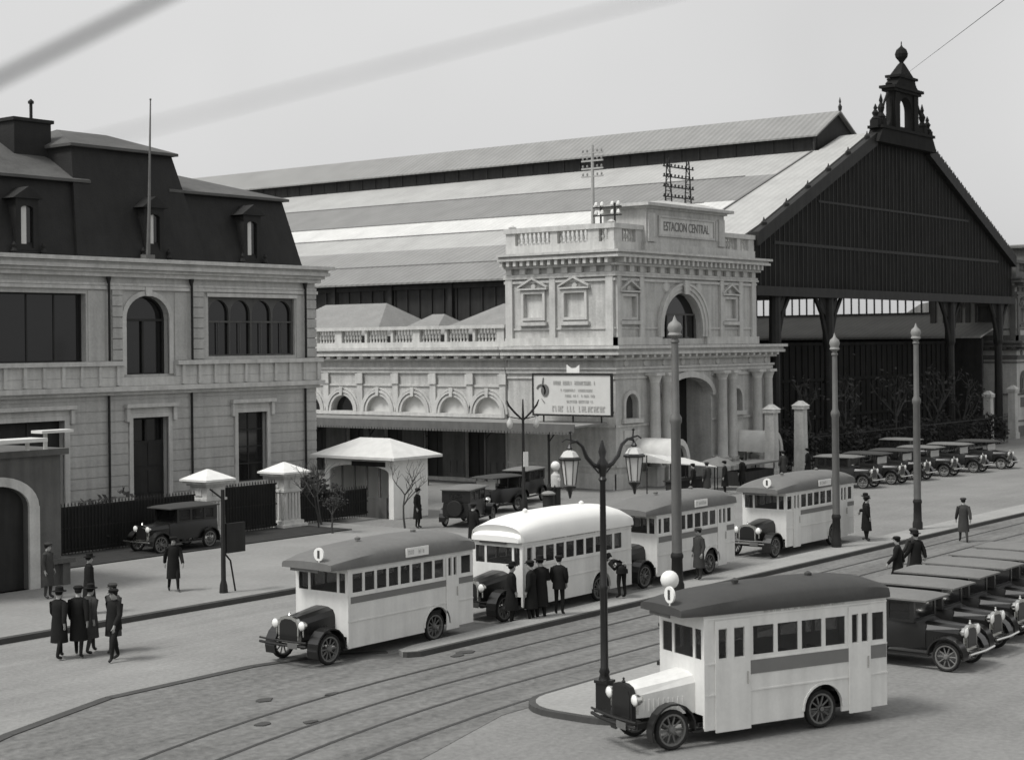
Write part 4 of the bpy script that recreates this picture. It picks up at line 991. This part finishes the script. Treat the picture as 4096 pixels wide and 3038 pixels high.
def tram_pole(t_,s_,h,lab,rb=.13):
    g=thing('tramway_pole',lab,'pole',(t_,s_,0),group='grey iron tramway poles with ball finials')
    m=MB(); m.lathe([(rb*1.5,0),(rb*1.5,.4),(rb*1.25,.5),(rb*1.15,1.2),(rb*1.35,1.25),(rb*1.35,1.32),(rb*1.1,1.4)],(0,0,0),12); m.build('base','iron_dark',g,True)
    m=MB(); m.lathe([(rb*1.1,1.4),(rb*1.02,h*.62),(rb*1.3,h*.63),(rb*1.3,h*.645),(rb*.82,h*.66),(rb*.74,h-.75),(rb*1.0,h-.72),(rb*.9,h-.66),(rb*.6,h-.6)],(0,0,0),12); m.build('shaft','iron_grey',g,True)
    m=MB(); m.lathe([(rb*.6,h-.6),(rb*1.5,h-.5),(rb*1.2,h-.42),(rb*1.55,h-.28),(rb*1.3,h-.15),(rb*.5,h-.05),(.01,h+.12)],(0,0,0),12); m.build('finial','zinc',g,True)
    return g
tram_pole(-30.36,-23.1,8.75,'grey tramway pole with ball finial between the foreground bus and the third bus',.15)
tram_pole(-17.2,-21.95,8.2,'grey tramway pole with ball finial in front of the last bus')
tram_pole(-9.95,-22.0,8.6,'grey tramway pole with ball finial right of the last bus, near the parked tourers',.14)
g=thing('forecourt_lamp','thin dark double armed lamp post in the forecourt left of the billboard','street lamp',(-12.45,-3.2,0))
m=MB(); m.lathe([(.2,0),(.2,.5),(.09,.7),(.06,4.6),(.03,5.4)],(0,0,0),10); 
for s_ in (-1,1): m.tube([(0,0,4.4),(s_*.4,-s_*.15,4.75),(s_*.75,-s_*.25,5.1),(s_*.85,-s_*.3,5.35)],[.04,.05,.05,.03],6); m.tube([(0,0,4.45),(s_*.85,-s_*.3,4.6)],.025,5)
m.build('post','iron_dark',g,True)
for s_ in (-1,1): MB().lathe([(.02,4.0),(.13,4.1),(.16,4.3),(.08,4.45),(.02,4.6)],(s_*.7,-s_*.25,0),10).build('globe','lamp_glass',g,True)
MB().box(-.09,.25,-.1,-.07,2.2,2.9).build('notice','white_paint',g)
g=thing('rubbish_bin','short dark cylindrical bin beside the forecourt lamp','bin',(-12.1,-4.4,0))
MB().lathe([(.28,0),(.3,.1),(.27,.15),(.28,.85),(.33,.9)],(0,0,0),12).build('drum','iron_dark',g,True); MB().lathe([(.33,.9),(.34,.97),(.2,1.05),(.02,1.08)],(0,0,0),12).build('lid','zinc',g,True)
def pump(loc,lab,s=1,body='iron_grey'):
    g=thing('petrol_pump',lab,'petrol pump',loc,group='petrol pumps with round globes')
    m=MB(); m.box(-.24,.24,-.24,.24,0,.1); m.box(-.17,.17,-.17,.17,.1,.95); m.box(-.21,.21,-.21,.21,.95,1.02); m.build('pedestal','iron_dark',g)
    m=MB(); m.lathe([(.15,1.02),(.22,1.06),(.225,1.6),(.2,1.66),(.12,1.72),(.09,1.82),(.12,1.85)],(0,0,0),14); m.build('cylinder',body,g,True)
    m=MB(); m.ball((0,0,2.07),.23,16); m.build('globe','white_paint',g,True)
    m=MB(); m.tube([(-.2,-.1,1.15),(-.34,-.14,.95),(-.36,-.12,.6),(-.28,-.1,.4),(-.2,-.1,.75)],.022,6); m.box(.16,.3,-.05,.05,1.0,1.12); m.tube([(.28,0,1.06),(.34,0,1.3)],.018,5); m.build('hose','rubber',g,True)
    MB().lathe([(.01,-.235),(.09,-.235),(.09,-.2)],(0,0,1.42),12,'y').build('dial','white_paint',g)
    return g
pump((-40.33,-29.2,.14),'grey petrol pump with white glass globe behind the foreground bus hood')
pump((-9.9,-3.2,0),'small pale petrol pump in the forecourt under the hanging lantern',body='plaster_pale')
g=thing('stop_post','dark iron sign post with sloping stay at the pavement kerb','post',(-38.6,-11.2,.15))
m=MB(); m.lathe([(.14,0),(.12,.25),(.08,.4),(.06,3.3)],(0,0,0),8); m.tube([(0,0,3.0),(-.45,.1,3.35)],.03,5); m.tube([(.5,0,0),(.3,0,1.0),(.02,0,1.3)],.03,5); m.build('post','iron_dark',g,True)
MB().box(.1,.9,-.06,.02,1.25,2.2).build('panel','iron_dark',g)
# kiosk
k=thing('kiosk','small open fronted kiosk with pale hipped roof beside the station wing','kiosk',(-17,2.2,0))
m=MB(); K=FS(0); m.wall(K,-18.1,-15.7,0,2.75,[],0,.12); m.box(-15.82,-15.7,.12,4.4,0,2.75); m.box(-18.1,-15.82,4.28,4.4,0,2.75)
m.wall(FT(-18.1),.12,4.28,0,2.75,[(.3,4.1,.0,2.45,.35)],0,.1); child(m,'wall','white_paint',k)
m=MB(); m.box(-18.05,-17.95,.5,4.0,0,.95)
for y in (.9,1.7,2.5,3.3): m.box(-18.04,-17.98,y,y+.09,.95,2.4)
child(m,'counter','wood_mid',k)
m=MB(); m.box(-18.6,-15.2,-.5,4.9,2.75,2.87)
for a in (0,):
    b4=[(-18.6,-.5,2.87),(-15.2,-.5,2.87),(-15.2,4.9,2.87),(-18.6,4.9,2.87)]; e1,e2=(-16.9,1.3,3.65),(-16.9,3.2,3.65)
    m.face([b4[0],b4[1],e1]); m.face([b4[1],b4[2],e2,e1]); m.face([b4[2],b4[3],e2]); m.face([b4[3],b4[0],e1,e2])
child(m,'roof','canvas_pale',k)
m=MB(); m.box(-18.15,-18.101,.5,2.6,2.4,2.62); child(m,'sign_board','iron_dark',k)
# barrel awnings and market umbrellas before the tower
def barrel(t_,s_,lab,r=1.0):
    g=thing('barrel_awning',lab,'awning',(t_,s_,0),group='barrel shaped awnings')
    m=MB(); n=12; 
    ro=[(r*math.cos(math.pi*i/n),r*1.3*math.sin(math.pi*i/n)) for i in range(n+1)]; ri=[(.74*a,.74*b) for a,b in ro]
    m.ext(ro+ri[::-1],lambda u,v,d:(u,d,1.45+v),0,2.6); m.build('canopy','canvas_pale',g,True)
    m=MB(); m.ext(ri,lambda u,v,d:(u,d,1.45+v),.25,.3); m.build('lining','canvas_dark',g)
    m=MB()
    for x in (-r*.87,r*.87):
        for y in (.1,2.5): m.tube([(x,y,0),(x,y,1.48)],.04,6)
    m.build('posts','iron_dark',g); return g
barrel(2.3,-2.7,'white barrel awning with dark round end left of the tower portal'); barrel(12.9,-2.7,'white barrel awning with dark round end near the right end of the tower',.95)
g=thing('market_awning','pale sloping canvas stall awning below the left barrel awning','awning',(0,-4.5,0))
m=MB(); m.hexa([(-2.4,-5.4,1.75),(1.3,-5.6,1.35),(1.3,-3.6,1.75),(-2.4,-3.4,2.2),(-2.4,-5.4,1.8),(1.3,-5.6,1.4),(1.3,-3.6,1.8),(-2.4,-3.4,2.25)]); child(m,'cloth','canvas_pale',g)
m=MB()
for p in ((-2.3,-5.3,1.75),(1.2,-5.5,1.36),(1.2,-3.7,1.75),(-2.3,-3.5,2.15)): m.tube([(p[0],p[1],0),p],.035,5)
child(m,'posts','wood_dark',g)
m=MB(); m.box(-2.2,1.1,-5.2,-4.6,0,.8); m.box(-2.3,1.2,-5.3,-4.5,.8,.86); child(m,'table','wood_dark',g)
g=thing('market_umbrella','grey round market umbrella right of the stall awning','umbrella',(3.0,-4.6,0))
MB().lathe([(1.1,1.35),(.7,1.6),(.05,1.8),(.02,1.9)],(0,0,0),10).build('canopy','canvas_top',g,False); MB().tube([(0,0,0),(0,0,1.75)],.03,6).build('pole','wood_dark',g)
for x,s_,lab in ((7.2,-4.2,'low grey stall roof before the tower portal'),):
    g=thing('market_stall',lab,'stall',(x,s_,0)); m=MB(); m.box(-1.9,1.9,-.8,.8,1.15,1.25); m.build('roof','canvas_top',g); m=MB(); m.box(-1.7,1.7,-.6,.6,0,.8)
    for a in (-1.7,1.7):
        for b_ in (-.6,.6): m.tube([(a,b_,.8),(a,b_,1.15)],.04,5)
    m.build('counter','wood_dark',g)
# forecourt pillars before the shed
def fpillar(x,y,h,lab):
    g=thing('forecourt_pillar',lab,'pillar',(x,y,0),group='pale forecourt gate pillars')
    m=MB(); m.box(-.4,.4,-.4,.4,0,.5); m.frust((-.32,.32,-.32,.32),.5,(-.28,.28,-.28,.28),h-.4); m.box(-.38,.38,-.38,.38,h-.4,h-.2); m.build('shaft','stone_old',g); MB().frust((-.42,.42,-.42,.42),h-.2,(-.1,.1,-.1,.1),h+.1).build('cap','stone_trim',g); return g
fpillar(11.0,-3.5,4.25,'pale forecourt pillar nearest the tower'); fpillar(14.4,-3.6,4.35,'pale forecourt pillar between the tower and the dark trees'); fpillar(50.5,-.8,3.9,'pale forecourt pillar at far right, left one of two'); fpillar(55.6,-.8,4.2,'pale forecourt pillar at far right, under the corner tower')
g=thing('forecourt_railing','dark iron railing running between the forecourt pillars','railing',(15,-2.5,0))
m=MB(); m.box(14.8,50,-2.55,-2.5,2.0,2.07); m.box(14.8,50,-2.55,-2.5,.3,.37); t_=14.9
while t_<50: m.tube([(t_,-2.52,0),(t_,-2.52,2.3)],.02,4,False); t_+=.3
child(m,'bars','iron_dark',g)
# ---------------------------------------------------------------- trees and shrubs
def bare_tree(name,lab,cat,loc,h,seed,r0=.09,twigs=True,leaves=0,group=None,spread=1.0):
    rnd=random.Random(seed); g=thing(name,lab,cat,loc,group=group); tr=MB(); cr=MB(); tips=[]
    def grow(p,d,L,r,lev):
        pts=[p]; q=p
        for i in range(3):
            d=(d+Vector((rnd.gauss(0,.13),rnd.gauss(0,.13),rnd.gauss(.03,.06)))).normalized(); q=q+d*(L/3); pts.append(q)
        (tr if lev==0 else cr).tube(pts,[r,r*.88,r*.76,r*.62],6 if lev<2 else 4,lev==0)
        tips.append(q)
        if lev<3:
            for i in range(rnd.choice((3,4)) if lev else 5):
                a=rnd.uniform(0,6.283); e=Vector((math.cos(a)*spread,math.sin(a)*spread,rnd.uniform(.5,1.3))).normalized()
                grow(pts[rnd.choice((2,3))] if i else q,(d*.5+e*.8).normalized(),L*rnd.uniform(.5,.72),r*.55,lev+1)
    grow(Vector((0,0,0)),Vector((0,0,1)),h*.42,r0,0)
    tr.build('trunk','bark',g,True)
    if leaves:
        for p in tips:
            for _ in range(leaves):
                c=p+Vector((rnd.gauss(0,.28),rnd.gauss(0,.28),rnd.gauss(0,.25)))*(h/4); s_=rnd.uniform(.04,.1)*h/4
                u=Vector((rnd.gauss(0,1),rnd.gauss(0,1),rnd.gauss(0,1))).normalized(); v=u.orthogonal().normalized()
                cr.k=1; cr.face([c-u*s_*1.5,c-v*s_*.7,c+u*s_*1.5,c+v*s_*.7])
        cr.k=0
    cr.build('crown',['bark','leaf'],g); return g
bare_tree('sapling','thin leafless sapling in front of the kiosk side wall','tree',(-20.7,-3.0,0),3.6,3,.05)
bare_tree('bare_shrub','tangled bare shrub in front of the open kiosk counter','shrub',(-23.6,-.6,.15),3.4,5,.045,spread=1.5)
bare_tree('bare_shrub','bare shrub with many twigs right of the far white capped pillar','shrub',(-22.4,.4,.1),3.6,8,.05,spread=1.2)
bare_tree('bare_shrub','low dark shrub by the kerb garden corner','shrub',(-24.6,-2.4,.15),1.8,18,.05,leaves=5,spread=1.6)
for i,(x,y,h,lab) in enumerate(((20.5,-.6,6.0,'bare dark tree before the shed front, nearest the tower'),(26.5,-.8,6.6,'bare dark tree below the gable, second from the tower'),(33,-1.0,6.4,'dark tree in the middle below the gable'),(39.5,-.6,6.6,'dark tree below the gable right of the tall grey pole'),(45.5,-.4,5.8,'dark tree by the right bracketed shed column'))):
    bare_tree('forecourt_tree',lab,'tree',(x,y,0),h,20+i,.13,leaves=1,group='dark trees in front of the train shed')
def shrub(loc,rx,ry,h,seed,lab,name='evergreen_shrub',n=900,group='dark evergreen shrubs before the shed'):
    rnd=random.Random(seed); g=thing(name,lab,'shrub',loc,group=group); m=MB(); s=MB()
    for _ in range(5): a=rnd.uniform(0,6.28); s.tube([(0,0,0),(rx*.5*math.cos(a),ry*.5*math.sin(a),h*.7)],.03,5)
    s.build('stem','bark',g)
    lobes=[(rnd.uniform(-.7,.7)*rx,rnd.uniform(-.7,.7)*ry,rnd.uniform(.3,.75)*h,rnd.uniform(.3,.5)*h) for _ in range(9)]
    for _ in range(n):
        L_=rnd.choice(lobes); d=Vector((rnd.gauss(0,1),rnd.gauss(0,1),rnd.gauss(0,1))).normalized()*L_[3]*rnd.uniform(.7,1.1)
        c=Vector(L_[:3])+d; c.z=max(c.z,.03); u=Vector((rnd.gauss(0,1),rnd.gauss(0,1),rnd.gauss(0,1))).normalized(); v=u.orthogonal(); k=rnd.uniform(.06,.14)
        m.face([c-u*k*1.4,c-v*k*.7,c+u*k*1.4,c+v*k*.7])
    m.build('foliage','hedge_leaf',g)
for i,(x,y,rx,h,lab) in enumerate(((17.0,-1.6,1.8,2.6,'dark evergreen shrub between the two pillars near the tower'),(22.5,-1.7,2.4,2.4,'dark evergreen shrub behind the boxy sedan'),(28.5,-1.7,2.6,2.8,'dark evergreen shrub below the second tree from the tower'),(35,-1.6,2.6,2.5,'dark evergreen shrub in the middle below the gable'),(41.5,-1.5,2.4,2.7,'dark evergreen shrub behind the light topped tourers'),(47,-1.5,2.0,2.5,'dark evergreen shrub left of the far right pillars'))):
    shrub((x,y,0),rx,1.0,h,40+i,lab)
for i,(x,lab) in enumerate(((-37.5,'dark clipped shrub behind the sheeted fence at the left'),(-33.2,'dark clipped shrub behind the fence below the balcony'),(-21.0,'dark shrub behind the garden fence beside the kiosk'))):
    shrub((x,2.4,.1),1.6,.8,2.0,60+i,lab,group='dark shrubs of the mansard building garden')
# ---------------------------------------------------------------- overhead wires
def wire(pts,r,lab):
    n=16; P=[]; a,b=Vector(pts[0]),Vector(pts[1]); sag=pts[2]
    for i in range(n+1):
        k=i/n; p=a.lerp(b,k); p.z-=sag*4*k*(1-k); P.append(p)
    tag(MB().tube(P,r,6).build('overhead_wire','rubber',smooth=True),lab,'wire',group='overhead wires')
# ------------------------------------------------------------------ people
def skin_body(name, J, E, mats_fn, parent):
    me=bpy.data.meshes.new(name); keys=list(J); me.from_pydata([J[k][0] for k in keys],[(keys.index(a),keys.index(b)) for a,b in E],[])
    o=bpy.data.objects.new(name,me); COL.objects.link(o)
    s=o.modifiers.new('skin','SKIN'); s.use_smooth_shade=True
    if not me.skin_vertices: 
        bm=bmesh.new(); bm.from_mesh(me); bm.verts.layers.skin.verify(); bm.to_mesh(me); bm.free()
    for i,k in enumerate(keys):
        r=J[k][1]; d=me.skin_vertices[0].data[i]; d.radius=r if isinstance(r,tuple) else (r,r); d.use_root=(i==0)
    sub=o.modifiers.new('sub','SUBSURF'); sub.levels=1; sub.render_levels=1
    dg=bpy.context.evaluated_depsgraph_get(); dg.update()
    m2=bpy.data.meshes.new_from_object(o.evaluated_get(dg)); COL.objects.unlink(o); bpy.data.objects.remove(o)
    ob=bpy.data.objects.new(name,m2); COL.objects.link(ob); ob.parent=parent
    return ob
def person(label, loc, rz, pose='stand', cloth='cloth_black', coat=None, hat='cap', scale=1.0, group=None):
    """faces -y at rz = 0"""
    g=thing('person',label,'person',loc,rz,group); g.scale=(scale,)*3
    bend=pose=='bend'; walk=pose=='walk'
    def T(p):                      # bend the upper body forward about the hips
        if not bend or p[2]<.95: return p
        a=R(62); y,z=p[1],p[2]-.92; return (p[0], y*math.cos(a)-z*math.sin(a)+.1, .86+y*math.sin(a)*-.0+z*math.cos(a)-y*math.sin(a))
    J={}; E=[]
    def j(k,p,r): J[k]=(T(p),r)
    j('pelvis',(0,.0,.95),(.155,.12)); j('waist',(0,0,1.12),(.14,.11)); j('chest',(0,-.005,1.30),(.17,.12)); j('upper',(0,.01,1.42),(.12,.09)); j('neck',(0,-.005,1.50),.055); j('jaw',(0,-.03,1.565),(.062,.075)); j('brow',(0,-.015,1.645),(.078,.095)); j('crown',(0,.0,1.715),(.055,.065)); j('nose',(0,-.118,1.60),.012)
    E+=[('pelvis','waist'),('waist','chest'),('chest','upper'),('upper','neck'),('neck','jaw'),('jaw','brow'),('brow','crown'),('jaw','nose')]
    for n,s in (('l',-1),('r',1)):
        sw=(.16*s if walk else 0)
        j('sh'+n,(s*.175,.01,1.40),.068); j('el'+n,(s*.235,.03-sw*.6,1.14),.05)
        if pose=='pockets' : wr_=(s*.2,-.09,.97)
        elif pose=='hold': wr_=(s*.1,-.22,1.12)
        elif bend: wr_=(s*.2,-.16,1.1)
        else: wr_=(s*.25,-.05-sw*1.4,.92)
        j('wr'+n,wr_,.034)
        dn=Vector((0,-.03,-.09)); P=Vector(wr_)+dn*.9; j('palm'+n,tuple(P),(.038,.022)); E+=[('upper','sh'+n),('sh'+n,'el'+n),('el'+n,'wr'+n),('wr'+n,'palm'+n)]
        for q,(off,ln) in enumerate(((-.026,.06),(-.009,.072),(.009,.068),(.025,.052))):
            a=P+Vector((off*.4,off*.9,-.045)); b_=a+Vector((-s*.012,-.01,-ln*.75))
            j(f'f{q}{n}',tuple(a),.010); j(f'g{q}{n}',tuple(b_),.008); E+=[('palm'+n,f'f{q}{n}'),(f'f{q}{n}',f'g{q}{n}')]
        tb=P+Vector((-s*.02,-.035,.0)); j('th'+n,tuple(tb),.011); j('ti'+n,tuple(tb+Vector((-s*.012,-.025,-.04))),.009); E+=[('palm'+n,'th'+n),('th'+n,'ti'+n)]
        lg=(.2*s if walk else (.03*s))
        j('hip'+n,(s*.09,0,.88),.095); j('kn'+n,(s*.1,-.03-lg*.7 ,.49),.066); j('an'+n,(s*.105,.02-lg*(1.2 if walk else .6),.095),.045); j('toe'+n,(s*.125,-.13-lg*(1.1 if walk else .6),.045),(.045,.035))
        E+=[('pelvis','hip'+n),('hip'+n,'kn'+n),('kn'+n,'an'+n),('an'+n,'toe'+n)]
    body=skin_body('body',J,E,None,g)
    body.data.materials.clear()
    for m in (cloth,'skin','black_paint'): body.data.materials.append(M[m])
    hd=Vector(J['neck'][0]); up=(Vector(J['brow'][0])-hd).normalized()
    for p in body.data.polygons:
        c=p.center; k=0
        if (c-hd).dot(up)>.0 and (c-Vector(J['brow'][0])).length<.2: k=1
        for n in 'lr':
            if (c-Vector(J['palm'+n][0])).length<.12 and (c-Vector(J['wr'+n][0])).dot(Vector(J['palm'+n][0])-Vector(J['wr'+n][0]))>.0: k=1
        if c.z<.11: k=2
        p.material_index=k; p.use_smooth=True
    B_=Vector(J['brow'][0]); tilt=Matrix.Rotation(R(62) if bend else 0,3,'X')
    def hx(pts): return [tuple(B_+tilt@(Vector(p))) for p in pts]
    e=MB()
    for s in (-1,1): e.ball(hx([(s*.034,-.098,.0)])[0],.013,6); 
    e.build('eyes','black_paint',g)
    e=MB(); e.ball((0,0,0),.1,12,1.0); e.v=[tuple(B_+tilt@Vector((x*.92,y*1.08+.012,max(z*1.02+.012,-.055+max(0,-y)*1.0)))) for x,y,z in e.v]; e.build('hair','cloth_black',g,True)
    if hat:
        m=MB()
        if hat=='cap': m.lathe([(.1,.03),(.125,.06),(.13,.085),(.09,.12),(.02,.13)],(0,.0,0),14); m.hexa([(-.07,-.085,.035),(.07,-.085,.035),(.05,-.16,.03),(-.05,-.16,.03),(-.07,-.085,.05),(.07,-.085,.05),(.05,-.16,.04),(-.05,-.16,.04)])
        else: m.lathe([(.1,.03),(.175,.035),(.18,.05),(.105,.055),(.1,.14),(.07,.16),(.02,.15)],(0,0,0),16)
        m.v=hx(m.v); m.build('hat',cloth if hat=='cap' else 'cloth_black',g,True)
    if coat:
        m=MB(); secs=[]
        hem=.42 if coat=='long' else .78
        for z,rx,ry in ((1.445,.10,.085),(1.42,.17,.105),(1.34,.198,.138),(1.2,.185,.14),(1.05,.18,.145),(.9,.2,.16),(hem,.225 if coat=='long' else .205,.2 if coat=='long' else .17)):
            secs.append([T((rx*math.cos(R(a)),ry*math.sin(R(a))+.005,z)) for a in range(0,360,24)])
        m.loft(secs,True,False); m.build('coat',cloth,g,True)
        for s,n in ((-1,'l'),(1,'r')):
            a,b_,c=[Vector(J[k+n][0]) for k in ('sh','el','wr')]
            MB().tube([a,b_,c],[.085,.068,.052],9,False).build('sleeve',cloth,g,True)
    return g
gq='people standing beside the white roofed bus'
person('man in long dark coat leaning by the front wheel of the white roofed bus',(-37.35,-21.95,0),R(40),'pockets','cloth_black','long','brim',1.0,gq)
person('man in long dark overcoat, second from the bus hood in the waiting group',(-36.85,-22.25,0),R(200),'stand','cloth_black','long','cap',1.02,gq)
person('tallest dark coated figure of the group by the white roofed bus',(-36.45,-22.3,0),R(160),'hold','cloth_black','long','brim',1.06,gq)
person('person in shorter dark jacket standing apart at the right of the waiting group',(-35.95,-22.6,.14),R(110),'pockets','cloth_black','short','cap',.98,gq)
person('person bending over beside the rear of the white roofed bus, behind the lamp post',(-32.35,-22.35,.14),R(170),'bend','cloth_black','short','cap',1.0)
person('man in dark coat and cap standing behind the last bus of the queue',(-14.9,-22.1,.14),R(30),'pockets','cloth_black','long','cap',1.0,'two men behind the last bus')
person('slightly taller man close beside the capped man behind the last bus',(-14.45,-21.85,.14),R(200),'hold','cloth_black','long','brim',1.03,'two men behind the last bus')
person('slim dark figure crossing the tramway left of the heavier pair',(-25.5,-28.3,0),R(200),'walk','cloth_black','long','cap',1.0,'figures crossing the tramway')
person('heavier dark coated figure crossing behind the parked sedans',(-24.1,-28.3,0),R(160),'walk','cloth_black','long','brim',1.02,'figures crossing the tramway')
person('dark coated figure partly hidden behind the heavier walker',(-23.4,-27.9,0),R(150),'walk','cloth_grey','long','cap',1.02,'figures crossing the tramway')
person('grey clad figure walking alone along the refuge at the right',(-12.1,-24.9,0),R(120),'walk','cloth_grey','long','cap',1.0)
person('grey clad figure standing beside the third bus stripe',(-27.6,-22.2,.14),R(250),'stand','cloth_grey','long','cap',.98)
gl_='walkers at the left crossing the bus lane'
person('dark walker at the far left end of the group on the bus lane',(-48.15,-15.55,0),R(110),'walk','cloth_black','long','brim',1.04,gl_)
person('dark walker in the middle of the left group, close to the far left walker',(-47.7,-15.75,0),R(130),'walk','cloth_black','long','cap',1.05,gl_)
person('third dark walker of the left group, at its right side before the gap',(-47.2,-15.6,0),R(100),'walk','cloth_grey','long','brim',1.02,gl_)
person('dark walker with grey trousers stepping alone right of the left group',(-47.5,-16.95,0),R(280),'walk','cloth_black','short','cap',1.05,gl_)
person('grey walker just behind the lone stepping man on the bus lane',(-46.7,-15.9,0),R(280),'walk','cloth_grey','long','cap',1.03,gl_)
person('person in dark coat standing on the pavement by the gate lodge doorway',(-42.6,-7.5,.15),R(20),'stand','cloth_grey','long','cap',1.0)
person('dark figure on the pavement behind the left walkers',(-43.7,-11.0,.15),R(60),'stand','cloth_black','long','brim',1.0)
person('dark figure on the pavement near the stop post panel',(-39.3,-9.6,.15),R(330),'walk','cloth_black','long','cap',1.0)
person('lone dark figure on the lane behind the first two buses',(-24.4,-9.9,0),R(90),'stand','cloth_black','long','cap',1.0)
person('dark clad person by the sapling near the kiosk',(-20.2,-3.3,0),R(20),'stand','cloth_black','long','cap',1.0)
gs='shoppers at the stalls before the tower'
for x,y,rz,c,lab in ((-1.6,-5.9,200,'cloth_black','dark shopper under the left end of the stall awning'),(-.4,-6.0,170,'cloth_grey','grey shopper under the middle of the stall awning'),(.9,-6.3,210,'cloth_black','dark shopper under the right end of the stall awning'),(3.9,-5.6,180,'cloth_black','dark shopper beside the market umbrella'),(9.6,-5.0,150,'cloth_grey','grey shopper right of the low stall roof'),(12.2,-5.2,190,'cloth_black','dark shopper below the right barrel awning')):
    person(lab,(x,y,0),R(rz),'stand',c,'long','cap',1.0,gs)
# ------------------------------------------------------------------ sky, sun, camera
CAM=Vector((-74.44,-51.04,8.0)); YAW=-math.atan2(.788,.616)
def view_pt(X,Y,Z): return (CAM.x+.616*X+.788*Y, CAM.y-.788*X+.616*Y, Z)
wire([view_pt(-2.13,2.07,7.62),view_pt(.95,3.5,9.56),.0],.0085,'thick dark overhead cable crossing the upper left corner, out of focus')
wire([view_pt(-2.2,1.8,7.8),view_pt(1.28,3.4,8.95),.0],.0022,'thin fainter overhead cable below the thick one, out of focus')
wire([(37.3,-.2,27.3),view_pt(10.4,30,15.2),.0],.010,'thin overhead wire rising to the right beyond the bell lantern')
SUN_EL=R(57); 
sd=Vector((-.90,.40,0)).normalized()          # horizontal direction towards the sun
w=bpy.data.worlds.new('World'); scene.world=w; w.use_nodes=True; nt=w.node_tree; N=nt.nodes; L=nt.links
sk=N.new('ShaderNodeTexSky'); sk.sky_type='NISHITA'; sk.sun_disc=False; sk.sun_elevation=SUN_EL; sk.sun_rotation=math.atan2(sd.x,sd.y); sk.air_density=1.0; sk.dust_density=6.0; sk.ozone_density=1.0
bw=N.new('ShaderNodeRGBToBW'); L.new(sk.outputs[0],bw.inputs[0])
# thin high overcast: broad soft mottling of the sky brightness
tc=N.new('ShaderNodeTexCoord'); nz=N.new('ShaderNodeTexNoise'); nz.inputs['Scale'].default_value=1.6; nz.inputs['Detail'].default_value=4; L.new(tc.outputs['Generated'],nz.inputs['Vector'])
mr=N.new('ShaderNodeMapRange'); mr.inputs[1].default_value=.3; mr.inputs[2].default_value=.7; mr.inputs[3].default_value=.86; mr.inputs[4].default_value=1.12; L.new(nz.outputs['Fac'],mr.inputs[0])
mu=N.new('ShaderNodeMath'); mu.operation='MULTIPLY'; L.new(mr.outputs[0],mu.inputs[1])
# the veil: a pale even cloud layer added to the clear-sky brightness
ad=N.new('ShaderNodeMath'); ad.operation='MULTIPLY_ADD'; ad.inputs[1].default_value=.55; ad.inputs[2].default_value=4.6; L.new(bw.outputs[0],ad.inputs[0])
L.new(ad.outputs[0],mu.inputs[0])
L.new(mu.outputs[0],N['Background'].inputs[0]); N['Background'].inputs[1].default_value=.10
sl=bpy.data.lights.new('Sun','SUN'); sl.energy=2.0; sl.angle=R(14); sl.color=(1,.985,.96)
so=bpy.data.objects.new('Sun',sl); COL.objects.link(so)
so.rotation_euler=Vector((sd.x*math.cos(SUN_EL),sd.y*math.cos(SUN_EL),math.sin(SUN_EL))).to_track_quat('Z','Y').to_euler()
cd=bpy.data.cameras.new('Camera'); cam=bpy.data.objects.new('Camera',cd); COL.objects.link(cam); scene.camera=cam
cd.sensor_width=36; cd.lens=36*3583/2227; cd.shift_y=-77/2227; cd.clip_start=.1; cd.clip_end=2000
cam.location=CAM
cam.rotation_euler=(Matrix.Rotation(YAW,3,'Z')@Matrix.Rotation(R(90),3,'X')@Matrix.Rotation(-.010,3,'Z')).to_euler()
cd.dof.use_dof=True; cd.dof.focus_distance=52; cd.dof.aperture_fstop=1.4
vs=scene.view_settings; vs.view_transform='Standard'; vs.look='None'; vs.gamma=1; vs.use_curve_mapping=False; vs.exposure=.3
scene.cycles.max_bounces=6
